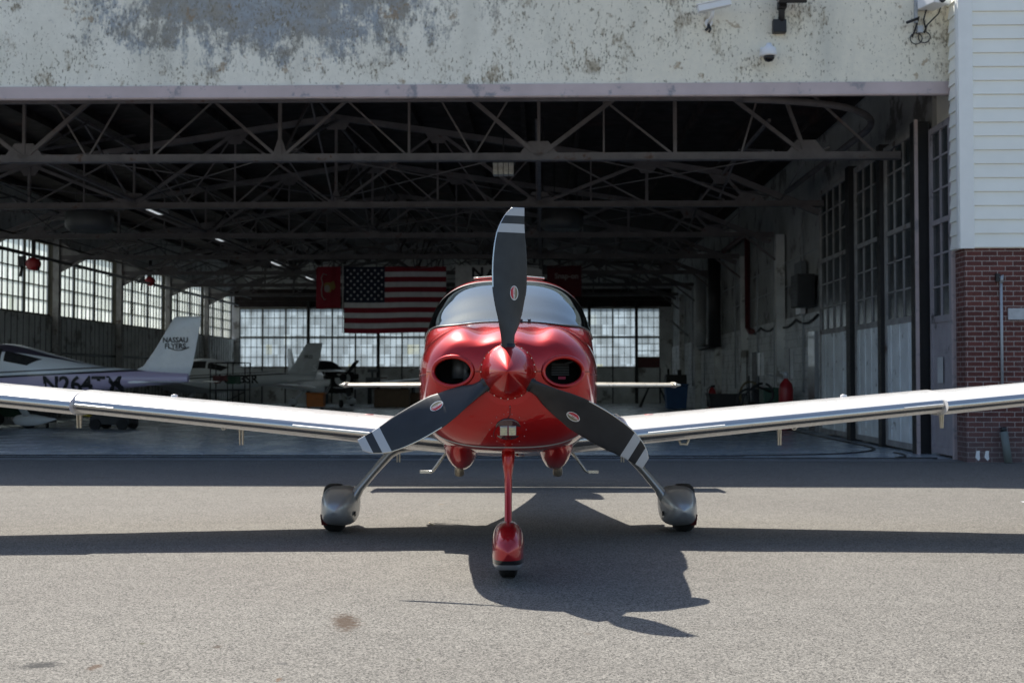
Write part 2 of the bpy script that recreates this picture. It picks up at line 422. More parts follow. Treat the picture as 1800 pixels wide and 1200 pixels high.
# gable infill at the front and back
b = MB(); b.prism([(UL - .3, 5.6), (UR + .3, 5.6), (UR + .3, ZE), (UC, ZR), (UL - .3, ZE)], 'Y', VB + .05, VB + .25); b.build('gable_wall', DIRTWALL, H)
# trusses
VT = [21.2 + 5.8 * k for k in range(7)]
HW = (UR - UL) / 2 - .25
def truss(v, flat):
    b = MB(); zc = 4.97
    P = lambda o, z: (UC + o, v, z)
    b.rng(UC - HW, UC + HW, v - .035, v - .008, zc - .06, zc + .06); b.rng(UC - HW, UC + HW, v + .008, v + .035, zc - .06, zc + .06)
    b.rng(UC - HW, UC + HW, v - .09, v + .09, zc - .073, zc - .062)
    def zt(o):
        o = abs(o)
        if flat: return 6.95 - .035 * o
        return 6.86 - .148 * o if o < 8.3 else 5.63 - (o - 8.3) * .42
    tops = [-HW + .1, -8.3, -6.7, -4.4, -2.2, 0, 2.2, 4.4, 6.7, 8.3, HW - .1]
    for a, c in zip(tops, tops[1:]): b.bar(P(a, zt(a)), P(c, zt(c)), .15, .12)
    for s in (-1, 1):
        b.bar(P(s*4.4, zc), P(s*2.2, zt(2.2)), .07); b.bar(P(s*2.2, zt(2.2)), P(s*.03, zc), .05)
        b.bar(P(s*4.4, zc), P(s*6.7, zt(6.7)), .07); b.bar(P(s*8.9, zc), P(s*6.7, zt(6.7)), .06)
        b.bar(P(s*8.9, zc), P(s*8.3, zt(8.3)), .06); b.bar(P(s*6.7, zc), P(s*6.7, zt(6.7)), .06); b.bar(P(s*4.4, zc), P(s*4.4, zt(4.4)), .05)
        b.bar(P(s*2.2, zc), P(s*2.2, zt(2.2)), .04)
        for o in (4.4, 8.9):
            b.prism([(UC + s*o - .32, zc + .055), (UC + s*o + .32, zc + .055), (UC + s*o + .16, zc + .26), (UC + s*o - .16, zc + .26)], 'Y', v - .012, v + .012)
        for o in (2.2, 6.7, 8.3):
            b.prism([(UC + s*o - .28, zt(o) - .02), (UC + s*o + .28, zt(o) - .02), (UC + s*o + .12, zt(o) - .24), (UC + s*o - .12, zt(o) - .24)], 'Y', v - .012, v + .012)
    for s in (-1, 1):
        b.bar(P(s*6.7, zc), P(s*4.4, zt(4.4)), .035); b.bar(P(s*2.2, zc), P(s*.05, zt(.05)), .03); b.bar(P(s*3.3, zc), P(s*4.4, zt(4.4)), .028); b.bar(P(s*7.8, zc), P(s*8.3, zt(8.3)), .03)
        b.bar(P(s*3.3, zc), P(s*2.2, zt(2.2)), .028); b.bar(P(s*5.5, zc), P(s*5.5, zt(5.5)), .03); b.bar(P(s*10.1, zc), P(s*8.3, zt(8.3)), .04)
    b.bar(P(0, zc), P(0, zt(0)), .06)
    b.prism([(UC - .12, zc + .055), (UC + .12, zc + .055), (UC + .04, zc + .3), (UC - .04, zc + .3)], 'Y', v - .014, v + .014)
    b.prism([(UC - .35, zt(0) + .02), (UC + .35, zt(0) + .02), (UC + .2, zt(0) - .26), (UC - .2, zt(0) - .26)], 'Y', v - .014, v + .014)
    b.build('roof_truss', TRUSSM, H)
for k, v in enumerate(VT): truss(v, k == 0)
# slack bracing rods between the trusses
b = MB()
for k in range(6):
    for o0, o1 in ((-9.5, -4.4), (-4.4, .3), (4.4, 0), (9.3, 4.4)):
        b.tube([(UC + o0, VT[k], 5.1), (UC + o1, VT[k+1], 5.1)], .012, 6); b.tube([(UC + o1, VT[k], 5.12), (UC + o0, VT[k+1], 5.12)], .012, 6)
    for o in (-4.4, 4.4): b.bar((UC + o, VT[k], 5.08), (UC + o, VT[k+1], 5.08), .06)
    for o0, o1 in ((-4.4, -4.4), (4.4, 4.4), (0, 0)):
        b.bar((UC + o0, VT[k], 5.08), (UC + o1, VT[k+1], 6.5 if o0 else 6.8), .05)
b.build('roof_bracing', TRUSSM, H)
b = MB()
for k in range(6):
    va, vb = VT[k] + .06, VT[k+1] - .06
    for o, zt_ in ((-8.3, 5.6), (-4.4, 6.2), (0, 6.8), (4.4, 6.2), (8.3, 5.6)):
        b.bar((UC + o + .06, va, 5.06), (UC + o + .06, (va + vb)/2, zt_), .035); b.bar((UC + o - .06, vb, 5.06), (UC + o - .06, (va + vb)/2, zt_), .035)
        b.bar((UC + o, va, zt_ - .02), (UC + o, vb, zt_ - .02), .05)
    for j in range(-9, 10, 3):
        if random.random() < .6: b.tube([(UC + j, va, 5.05 + random.random()*.1), (UC + j + random.uniform(-.6, .6), vb, 5.05 + random.random()*.1)], .014, 6)
b.build('sway_bracing', TRUSSM, H)
# ledger pipes under the roof along the left wall
b = MB(); b.tube([(UL + .55, 20, 4.75), (UL + .55, 60, 4.75)], .05); b.tube([(UL + 1.2, 20, 5.05), (UL + 1.2, 60, 5.05)], .03)
for v in range(22, 60, 3): b.tube([(UL + .55, v, 4.75), (UL + .15, v, 4.75)], .02, 6)
b.build('ceiling_pipe', BLKSTEEL, H)

# left wall : low wall, columns and glazing
VC = [21.2 + 5.8 * k for k in range(8)]; VC[7] = 61.3
ZS = 3.17; ZW = 5.36
b = MB(); b.rng(UL - .22, UL, VF + .35, VB + .2, 0, ZS - .04); b.rng(UL - .22, UL, VF + .35, VB + .2, ZW + .04, 6.75)
for v in np.arange(20, 61, .42): b.rng(UL, UL + .012, v - .012, v + .012, .05, ZS - .06, 1)
for z in (1.0, 2.0): b.rng(UL + .012, UL + .035, VF + .4, VB, z - .04, z + .04, 1)
b.build('left_wall', [DIRTWALL, DGREY], H)
for v in VC[:7]:
    b = MB(); b.rng(UL + .03, UL + .22, v - .11, v - .08, 0, 5.6); b.rng(UL + .03, UL + .22, v + .08, v + .11, 0, 5.6); b.rng(UL + .18, UL + .21, v - .08, v + .08, 0, 5.6)
    b.prism([(UL + .22, 5.45), (UL + 1.1, 4.93), (UL + .22, 4.5)], 'Y', v - .015, v + .015)
    b.build('wall_column', COLM, H)
def side_window(v0, v1):
    fr = MB(); n = max(1, round((v1 - v0) / 1.65)); dv = (v1 - v0) / n
    x0, x1 = UL - .14, UL - .08
    for k in range(n + 1): fr.rng(x0 - .02, x1 + .03, v0 + k*dv - .03, v0 + k*dv + .03, ZS, ZW)
    fr.rng(x0 - .02, x1 + .05, v0, v1, ZS - .04, ZS + .02); fr.rng(x0 - .02, x1 + .03, v0, v1, ZW - .02, ZW + .04)
    for k in range(n):
        for j in range(1, 5): vv = v0 + k*dv + dv*j/5; fr.rng(x0 + .01, x1, vv - .009, vv + .009, ZS, ZW)
    for j in range(1, 5): z = ZS + (ZW - ZS) * j / 5; fr.rng(x0 + .005, x1 + (.02 if j == 2 else -.005), v0, v1, z - .014, z + .014)
    o = fr.build('window', YFRAME, H)
    p = MB(); p.rng(UL - .112, UL - .106, v0, v1, ZS, ZW); p.build('pane', PANES, o)
for a, c in zip(VC, VC[1:]): side_window(a + .11, c - .11)
side_window(VF + .5, VC[0] - .13)

# back wall
WB0, WB1 = hu(420, VB), hu(1160, VB)
ZB0, ZBM, ZB1 = hz(645, VB), hz(592, VB), hz(541, VB)
b = MB(); b.rng(UL - .2, UR + .2, VB + .02, VB + .22, 0, ZB0 - .03); b.rng(UL - .2, UR + .2, VB + .02, VB + .22, ZB1 + .03, 5.7)
b.rng(UL - .2, WB0, VB + .02, VB + .22, ZB0 - .03, ZB1 + .03); b.rng(WB1, UR + .2, VB + .02, VB + .22, ZB0 - .03, ZB1 + .03)
for k in range(19): u = WB0 + (WB1 - WB0) * k / 18; b.rng(u - .03, u + .03, VB - .02, VB + .02, 0, ZB0 - .03, 1)
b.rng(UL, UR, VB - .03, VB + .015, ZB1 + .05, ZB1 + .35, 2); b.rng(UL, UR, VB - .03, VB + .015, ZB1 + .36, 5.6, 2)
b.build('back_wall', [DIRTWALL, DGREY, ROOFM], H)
du = (WB1 - WB0) / 18
def back_window(u0, zlow):
    fr = MB(); y0, y1 = VB + .05, VB + .10; u1 = u0 + du
    for u in (u0 + .002, u1 - .002): fr.rng(u - .03, u + .03, y0 - .01, y1, zlow, ZB1)
    for z in (zlow, ZBM, ZB1): fr.rng(u0, u1, y0 - .015, y1 + .01, z - .035, z + .035)
    for j in range(1, 4): u = u0 + du*j/4; fr.rng(u - .011, u + .011, y0 + .01, y1 - .01, zlow, ZB1)
    for j in (1, 2):
        for za, zb in ((zlow, ZBM), (ZBM, ZB1)): z = za + (zb - za)*j/3; fr.rng(u0, u1, y0 + .012, y1 - .012, z - .011, z + .011)
    o = fr.build('window', YFRAME, H)
    p = MB(); p.rng(u0, u1, VB + .072, VB + .078, zlow, ZB1); p.build('pane', PANE, o)
for k in range(18): back_window(WB0 + k*du, ZB0 if k < 17 else hz(628, VB))
b = MB(); b.rng(WB0 + 17*du, WB1, VB + .03, VB + .2, ZB0 - .03, hz(628, VB) - .03); b.build('window_infill_panel', RUSTP, H)
for k in (3, 6, 9, 12, 15, 17):
    u = WB0 + k*du; b = MB(); b.rng(u - .075, u + .075, VB - .16, VB - .03, 0, 5.0); b.build('mullion_post', BLKSTEEL, H)

# right wall
VD = 28.3
b = MB(); ZWB = 2.75
b.rng(UR, UR + .25, 20.45, VB + .2, 0, ZWB); b.rng(UR + .06, UR + .25, 20.45, VB + .2, ZWB, 6.75, 1)
b.build('right_wall', [WBRICK, UPWALL], H)
for v in VC[2:7]:
    b = MB(); b.rng(UR - .22, UR - .003, v - .14, v + .14, 0, 4.95); b.build('wall_pilaster', DIRTWALL, H)
    b = MB(); b.bar((UR - .22, v, 4.3), (UR - 1.0, v, 4.92), .06); b.build('knee_brace', TRUSSM, H)
# top track for the folding doors, curving round the corner
b = MB()
trk = [(UL + .5, VF + .55), (1.2, VF + .55), (3.2, VF + .7), (4.6, VF + 1.15), (5.35, VF + 1.9), (5.72, VF + 3.0), (5.75, VF + 5), (5.75, VD + 1.5)]
def smooth(pts, n=6):
    out = []
    for i in range(len(pts) - 1):
        p0, p1, p2, p3 = [np.array(pts[min(max(j, 0), len(pts)-1)]) for j in (i-1, i, i+1, i+2)]
        for k in range(n):
            t = k / n; out.append(tuple(.5*((2*p1) + (-p0+p2)*t + (2*p0-5*p1+4*p2-p3)*t*t + (-p0+3*p1-3*p2+p3)*t**3)))
    return out + [tuple(pts[-1])]
ts = smooth(trk)
b.tube([(x, y, 5.62) for x, y in ts], .06, 8); b.build('door_track', TRUSSM, H)
b = MB()
for (x0, y0), (x1, y1) in zip(ts, ts[1:]): b.bar((x0, y0, .018), (x1, y1, .018), .05, .02)
for (x0, y0), (x1, y1) in zip(smooth([(UL + .5, VF + .12), (4.2, VF + .12), (5.4, VF + .35), (5.7, VF + 1.0), (5.72, VF + 1.6)]), smooth([(UL + .5, VF + .12), (4.2, VF + .12), (5.4, VF + .35), (5.7, VF + 1.0), (5.72, VF + 1.6)])[1:]): b.bar((x0, y0, .016), (x1, y1, .016), .04, .018)
b.build('floor_rail', BLKSTEEL, H)
# sliding leaves parked along the right wall
def leaf(u, v0, v1, cols, rows, zsplit, zt, fm, pm, rib, name='sliding_door'):
    f = MB()
    for v in (v0, v1): f.rng(u - .04, u + .04, v - .05, v + .05, .06, zt)
    for z in (.10, zsplit, zt - .05): f.rng(u - .038, u + .038, v0, v1, z - .05, z + .05)
    zm = (zsplit + zt) / 2; f.rng(u - .036, u + .036, v0, v1, zm - .04, zm + .04)
    for k in range(1, cols): v = v0 + (v1 - v0)*k/cols; f.rng(u - .028, u + .02, v - .02, v + .02, zsplit, zt)
    for k in range(1, rows): z = zsplit + (zt - zsplit)*k/rows; f.rng(u - .022, u + .015, v0, v1, z - .014, z + .014)
    o = f.build(name, fm, H)
    p = MB(); p.rng(u - .004, u + .004, v0, v1, zsplit, zt); p.build('window_pane', DOORGLASS, o)
    q = MB(); q.rng(u - .02, u + .02, v0, v1, .1, zsplit)
    for k in range(rib): v = v0 + (v1 - v0)*(k + .5)/rib; q.rng(u - .032, u - .02, v - .025, v + .025, .16, zsplit - .05)
    q.build('lower_panel', pm, o)
    return o
leaf(6.22, 19.25, 20.2, 2, 6, 2.15, 5.2, LAVD, LAVD, 0)
leaf(6.08, 20.75, 22.35, 3, 6, 2.2, 5.3, COLM, DOORWHITE, 3)
leaf(6.08, 22.75, 24.5, 3, 6, 2.2, 5.3, COLM, DOORWHITE, 4)
leaf(6.08, 25.2, 27.6, 4, 6, 2.22, 5.3, COLM, DOORWHITE, 3)
for u, v, wv, m in ((6.06, 20.55, .22, BLKSTEEL), (6.04, 22.55, .22, BLKSTEEL), (6.04, 24.85, .3, BLKSTEEL), (6.24, 19.17, .08, LAV)):
    b = MB(); b.rng(u - .06, u + .18, v - wv/2, v + wv/2, 0, 5.38); b.build('door_post', m, H)
b = MB(); b.rng(6.0, 6.05, 20.38, 20.43, 0, 5.4); b.build('door_post', LAV, H)
b = MB(); b.rng(6.165, 6.173, 19.6, 19.85, 1.15, 1.55); b.build('door_notice', PAPER, H)
# services on the right wall
b = MB(); v = 38.0; b.tube([(UR - .1, 43, hz(442, 43)), (UR - .1, 38.6, hz(442, 43)), (UR - .1, 38.0, hz(442, 43) - .1), (UR - .1, 38.0, 2.75), (UR - .1, 37.5, 2.6), (UR - .1, 37.2, 2.6)], .085); b.build('wall_pipe', RUSTP, H)
b = MB(); b.tube([(UR - .35, 43.5, 5.6), (UR - .35, 43.5, 2.3)], .22, 14); b.tube([(UR - .35, 43.5, 2.35), (UR - .35, 47.5, 2.35), (UR - .35, 48, 2.5), (UR - .35, 48, 4.7)], .09); b.build('flue_duct', BLKSTEEL, H)
b = MB(); b.tube([(UR - .5, 46.2, 2.4), (UR - .5, 46.2, 3.3), (UR - .4, 46.8, 4.0), (UR - .4, 46.8, 5.2)], .2, 12); b.build('flexible_duct', GREYST, H)
b = MB()
for vv in (30.2, 33.9, 36.6, 40.8, 48.6, 52.5): b.tube([(UR - .05, vv, .9), (UR - .05, vv, 5.2)], .025, 6)
for z0, z1 in ((3.6, 3.55), (4.2, 4.25)): b.tube([(UR + .03, 29, z0), (UR + .03, 44, z1)], .02, 6)
b.build('wall_conduit', GREYST, H); b = MB()
sag = [(UR - .04, 28.6 + k * .5, 2.66 - .14 * math.sin(math.pi * ((k % 5) / 5))) for k in range(18)]; b.tube(sag, .03, 6)
b.build('wall_cable', BLKSTEEL, H)
b = MB(); b.rng(UR - .05, UR - .004, 36.6, 37.6, .02, 2.0); b.rng(UR - .07, UR - .05, 38.4, 38.48, .02, 2.05); b.build('wall_door', BLKSTEEL, H)
b = MB(); b.rng(UR - .09, UR - .004, 28.75, 29.45, .02, 2.3); b.build('wall_door', SILVER, H)
b = MB(); b.tube([(UR - .3, 52, 3.0), (UR - 1.2, 50, 3.5)], .05); b.build('wall_bracket', GREYST, H)

# ------------------------------------------------------------------ brick and siding annex on the right
AU = hu(1698, 18.55); AV = 18.55
A = thing('annex_building', 'red brick annex with pale horizontal siding above, joining the hangar opening on the right', 'building', (0,0,0), -TH)
SZ = hz(437, AV)
b = MB(); b.rng(AU, AU + 9, AV, AV + .42, 0, SZ + .05); b.rng(6.36, AU + 9, AV + .42, AV + 4, 0, SZ + .05); b.build('brick_wall', BRICK, A)
b = MB(); b.rng(AU - .05, AU + 9, AV - .02, AV + .44, SZ - .01, 7.25); b.rng(6.38, AU + 9, AV + .44, AV + 4, SZ + .06, 7.25)
for k in range(22):
    z = SZ + k * .2045
    if z > 7.2: break
    z1 = min(z + .2, 7.25)
    b.add([(AU + .12, AV - .052, z), (AU + 9, AV - .052, z), (AU + 9, AV - .024, z1), (AU + .12, AV - .024, z1), (AU + .12, AV - .02, z), (AU + 9, AV - .02, z)], [(0,1,2,3), (0,4,5,1)])
    b.add([(AU - .082, AV + .02, z), (AU - .082, AV + .42, z), (AU - .054, AV + .42, z1), (AU - .054, AV + .02, z1), (AU - .05, AV + .02, z), (AU - .05, AV + .42, z)], [(0,1,2,3), (0,4,5,1)])
b.build('siding', SIDING, A)
b = MB(); b.rng(AU - .085, AU + .125, AV - .062, AV - .02, SZ - .02, 7.27); b.rng(AU - .092, AU - .05, AV - .02, AV + .08, SZ - .02, 7.27); b.build('corner_trim', TRIMW, A, bevel=.006)
cu = hu(1762, AV - .05)
b = MB(); b.tube([(cu, AV - .035, hz(492, AV)), (cu, AV - .035, .95)], .021); b.build('conduit', GREYST, A)
b = MB(); b.rng(cu - .075, cu - .02, AV - .06, AV, hz(497, AV), hz(483, AV), 1); b.tube([(cu - .03, AV - .05, hz(490, AV)), (cu + .005, AV - .05, hz(486, AV)), (cu, AV - .045, hz(498, AV))], .03, m=0); b.build('conduit_box', [GREYST, BLKSTEEL], A)
b = MB(); b.rng(hu(1772, AV), hu(1772, AV) + .5, AV - .03, AV - .002, hz(563, AV), hz(543, AV)); b.build('wall_plate', GREYST, A, bevel=.004)
b = MB(); b.rng(hu(1790, AV), hu(1790, AV) + .3, AV - .12, AV - .002, hz(676, AV), hz(672, AV)); b.build('wall_shelf', GREYST, A)
pu = hu(1767, 18.4)
b = MB(); b.tube([(pu + .03, 18.40, 0), (pu - .01, 18.46, hz(758, 18.4))], .055, 14); b.tube([(pu - .01, 18.46, hz(758, 18.4)), (pu - .012, 18.47, hz(750, 18.4))], .045, 12, m=1)
o = b.build('drain_pipe', [M('grey green pipe', (.14, .16, .15), .7), BLKSTEEL], None, (0,0,0), -TH); tag(o, 'short grey standpipe leaning at the foot of the brick wall', 'pipe')
b = MB()
for px in (1717, 1733):
    u = hu(px, AV)
    b.prism([(u - .035, .07), (u + .01, .02), (u + .03, .05), (u + .025, .12), (u + .03, .17), (u - .02, .165)], 'Y', AV - .004, AV + .01)
b.build('paint_splash', WPLAST, A)

# ------------------------------------------------------------------ security gear on the facade
def fpos(px, py, v=18.85): return hu(px, v), v, hz(py, v)
u, v, z = fpos(1258, 14)
T = hthing('security_camera', 'white bullet security camera on the facade, farthest left of the facade fittings', 'camera', u, 19.1, z)
b = MB(); rot = Matrix.Rotation(R(-12), 3, 'Y'); b.box((0, -.28, 0), (.5, .13, .1), 0, rot); b.box((0, -.28, .06), (.56, .16, .015), 0, rot); b.build('body', WPLAST, T, bevel=.012)
b = MB(); b.tube([(-.02, -.26, -.06), (-.03, -.22, -.14), (-.05, -.0, -.18)], .03); b.lathe([(.06, -.02), (.06, 0)], (-.05, 0, -.18), 'Y'); b.build('bracket', WPLAST, T)
b = MB(); b.tube([(-.05, -.01, -.2), (-.06, -.03, -.26), (-.1, -.02, -.30)], .02); b.tube([(-.05, -.01, -.2), (-.02, -.03, -.28), (-.05, -.02, -.33)], .015); b.build('cable', DGREY, T)
u, v, z = fpos(1380, 30)
T = hthing('floodlight', 'black floodlight on a square wall box, at the top of the facade', 'floodlight', u, 19.1, z)
b = MB(); b.rng(-.12, .08, -.12, 0, -.22, -.02); b.build('wall_box', BLKSTEEL, T, bevel=.01)
b = MB(); b.tube([(0.01, -.08, -.05), (.01, -.1, .1), (0.0, -.14, .2)], .05); b.build('arm', BLKSTEEL, T)
b = MB(); b.rng(-.06, .07, -.22, -.08, .12, .24)
b.box((.12, -.3, .26), (.42, .3, .14), 0, Matrix.Rotation(R(25), 3, 'X')); b.build('lamp_head', BLKSTEEL, T, bevel=.015)
u, v, z = fpos(1356, 92)
T = hthing('dome_camera', 'white dome security camera with black glass, below the floodlight', 'camera', u, 19.1, z)
b = MB(); b.lathe([(.0, .13), (.035, .125), (.05, .09), (.10, .05), (.115, 0), (.115, -.05), (.105, -.07), (0, -.07)], (0, -.2, 0)); b.rng(-.11, .05, -.14, 0, -.03, .08); b.build('housing', WPLAST, T)
b = MB(); b.lathe([(.085, -.072), (.08, -.11), (.055, -.145), (0, -.16)], (0, -.2, 0)); b.build('dome', M('black dome glass', (.01, .01, .012), .08), T)
u, v, z = fpos(1640, 22)
T = hthing('box_camera', 'white box camera with dangling cables beside the siding', 'camera', u, 19.1, z)
b = MB(); b.box((.06, -.25, .12), (.28, .4, .16), 0, Matrix.Rotation(R(20), 3, 'Z')); b.build('body', WPLAST, T, bevel=.012)
b = MB(); b.lathe([(.05, -.47), (.055, -.44)], (.13, .0, .10), 'Y'); b.build('lens', BLKSTEEL, T)
b = MB(); b.rng(-.16, -.12, -.06, 0, -.14, .26); b.rng(-.12, .05, -.07, -.01, .05, .1); b.build('bracket', GREYST, T)
b = MB(); b.tube([(-.32, -.2, -.18), (-.12, -.05, -.08)], .022); b.build('antenna', BLKSTEEL, T)
b = MB(); b.rng(-.13, -.05, -.1, -.02, -.3, -.2); b.build('junction_box', GREYST, T)
b = MB()
for k, (x, zz) in enumerate(((-.14, -.38), (-.02, -.36))):
    b.tube([(x + .09*math.cos(t), -.04, zz + .085*math.sin(t)) for t in np.linspace(0, 2*math.pi, 17)[:-1]], .008, 6, closed=True)
b.tube([(.2, -.2, .1), (.18, -.1, -.02), (.02, -.06, -.18), (-.02, -.04, -.3)], .012, 6); b.tube([(-.1, -.05, -.05), (-.14, -.04, -.2), (-.2, -.04, -.36)], .012, 6); b.tube([(0, -.1, .05), (-.03, -.05, -.1), (.0, -.05, -.22)], .012, 6)
b.build('cable', BLKSTEEL, T)

# ------------------------------------------------------------------ red aircraft
SX = [.05, .065, .09, .14, .25, .4, .65, 1.0, 1.35, 1.6, 1.9, 2.2, 2.5, 2.9, 3.4, 4.2, 5.2, 6.2, 7.0, 7.35]
SW = [.175, .25, .35, .44, .515, .548, .575, .597, .612, .622, .63, .635, .635, .63, .60, .47, .33, .20, .11, .06]
STP = [1.385, 1.41, 1.445, 1.475, 1.515, 1.545, 1.57, 1.595, 1.615, 1.72, 1.855, 1.955, 2.01, 2.03, 1.94, 1.73, 1.51, 1.42, 1.36, 1.33]
SM = [1.25, 1.25, 1.245, 1.24, 1.23, 1.225, 1.22, 1.22, 1.23, 1.26, 1.3, 1.3, 1.3, 1.3, 1.28, 1.24, 1.2, 1.2, 1.2, 1.2]
SB = [1.06, 1.0, .94, .88, .81, .77, .738, .715, .69, .665, .64, .63, .62, .62, .635, .77, .92, 1.03, 1.10, 1.13]
SNT = [2.2, 2.3, 2.3, 2.4, 2.5, 2.6, 2.7, 2.8, 2.9, 3.0, 3.1, 3.15, 3.15, 3.1, 2.8, 2.4, 2.2, 2, 2, 2]
SNB = [2.2, 2.4, 2.6, 2.8, 3.0, 3.1, 3.2, 3.2, 3.2, 3.2, 3.2, 3.2, 3.2, 3.0, 2.8, 2.5, 2.2, 2, 2, 2]
def sec(s): return [cr(SX, t, s) for t in (SW, STP, SM, SB, SNT, SNB)]
def F(s, a, off=0.0):
    w_, zt, zm, zb, nt_, nb_ = sec(s)
    n = nt_ if math.cos(a) >= 0 else nb_
    sx, cz = math.sin(a), math.cos(a)
    x = (w_ + off) * math.copysign(abs(sx) ** (2/n), sx)
    h = (zt - zm + off) if cz >= 0 else (zm - zb + off)
    z = zm + h * math.copysign(abs(cz) ** (2/n), cz)
    if cz > 0 and s < 1.4:
        k = abs(cz) ** .6
        z += k * math.exp(-((s - .32)/.30)**2) * (.035 * math.exp(-((abs(x) - .33)/.15)**2) - .030 * math.exp(-(abs(abs(x) - .17)/.08)**2))
    return Vector((x, s, z))
def inside(s, x, z):
    w_, zt, zm, zb, nt_, nb_ = sec(s)
    n = nt_ if z >= zm else nb_
    h = zt - zm if z >= zm else zm - zb
    return abs(x/w_)**n + abs((z - zm)/h)**n <= 1
def surf_s(x, z, lo=.05, hi=1.3):
    if inside(lo, x, z): return lo
    for _ in range(26):
        m = (lo + hi)/2
        if inside(m, x, z): hi = m
        else: lo = m
    return hi
T0 = 1.34
def sb(a): return 1.33 + .55 * min(1, abs(a)/T0)**2
def st(a): return 2.33 - .06 * min(1, abs(a)/T0)**2

def airfoil(n=22, th=.15, cam_=.02):
    xs = [.5*(1 - math.cos(math.pi*i/n)) for i in range(n + 1)]
    yt = lambda x: 5*th*(.2969*math.sqrt(x) - .126*x - .3516*x*x + .2843*x**3 - .1036*x**4)
    yc = lambda x: cam_*4*x*(1 - x)
    up = [(x, yc(x) + yt(x)) for x in reversed(xs)]; lo = [(x, yc(x) - yt(x)) for x in xs[1:-1]]
    return up + lo
AF = airfoil()
def wing_ring(x, s0, c, z0, sgn, th=1.0): return [Vector((sgn*x, s0 + c*p, z0 + c*q*th)) for p, q in AF]
def panel(bw, bm, sects, sgn, lim=.035):     # skin goes to bw, leading edge strip to bm
    rings = [wing_ring(*q[:4], sgn, *(q[4:])) for q in sects]
    n = len(AF)
    isle = [AF[j][0] < lim and AF[(j+1) % n][0] < lim for j in range(n)]
    for bb, want in ((bw, False), (bm, True)):
        if bb is None: bb = bw
        o = len(bb.v); bb.v += [tuple(p) for r in rings for p in r]
        for i in range(len(rings)-1):
            for j in range(n):
                if isle[j] == want:
                    j2 = (j+1) % n; bb.f.append((o+i*n+j, o+i*n+j2, o+(i+1)*n+j2, o+(i+1)*n+j)); bb.m.append(0); bb.sm.append(True)
    for r in (rings[0], rings[-1]): bw.add(r, [tuple(range(n))])
def zle(x): return .795 + (x - 1.01)*.099

def ellipse_tube(b, path, rx, ry, n=16, m=0):  # cross-section rx across (xz plane), ry along s
    rings = []
    for i, p in enumerate(path):
        p = Vector(p); d = (Vector(path[min(i+1, len(path)-1)]) - Vector(path[max(i-1, 0)])).normalized()
        a = d.cross(Vector((0,1,0))).normalized()
        rings.append([p + a*rx[i]*math.cos(t) + Vector((0,1,0))*ry[i]*math.sin(t) for t in (2*math.pi*j/n for j in range(n))])
    b.loft(rings, m)

def pod(b, sects, n=24, m=0, mf=None, e=2.6, el=None):   # (s, halfwidth, zmid, ztop, zbot), local x about 0
    rings = []
    for s, w_, zm, zt, zb in sects:
        ring = []
        for j in range(n):
            t = 2*math.pi*j/n; sx, cz = math.sin(t), math.cos(t)
            ee = e if cz >= 0 or el is None else el; ring.append(Vector((w_*math.copysign(abs(sx)**(2/ee), sx), s, zm + (zt - zm if cz > 0 else zm - zb)*math.copysign(abs(cz)**(2/ee), cz))))
        rings.append(ring)
    b.loft(rings, m, mf=mf)
def interp_sects(tab, n):
    out = []
    for i in range(n + 1):
        t = tab[0][0] + (tab[-1][0] - tab[0][0]) * (.5 - .5*math.cos(math.pi*i/n))
        out.append(tuple([t] + [cr([q[0] for q in tab], [q[k] for q in tab], t) for k in range(1, 5)]))
    return out

# propeller blade tables (radius, left edge, right edge, seen from the front)
BR = [.10, .16, .22, .268, .322, .38, .437, .4915, .607, .719, .83, .888, .9458, .983]
BL = [-.034, -.038, -.044, -.052, -.061, -.075, -.085, -.0925, -.095, -.088, -.069, -.046, -.012, .024]
BX = [.034, .037, .041, .063, .078, .0915, .1007, .1119, .1142, .1119, .1007, .0983, .0983, .0983]
TWR = [.1, .3, .6, 1.0]; TW = [50, 44, 28, 18]
def blade_pt(r, q, side, extra=0):            # q in -1..1 from left edge to right edge, side -1 front / +1 back
    l = cr(BR, BL, r); x = cr(BR, BX, r); xc = (l + x)/2; h = (x - l)/2
    th = cr([.1, .2, .35, .7, 1.0], [.034, .026, .014, .009, .004], r)
    X = xc + q*h; y = (X - .01)*math.tan(R(cr(TWR, TW, r))) * cr([.1, .22, .3], [.25, .7, 1], r)
    return Vector((X, y + side*(th*math.sqrt(max(0, 1 - q*q)) + extra), r))
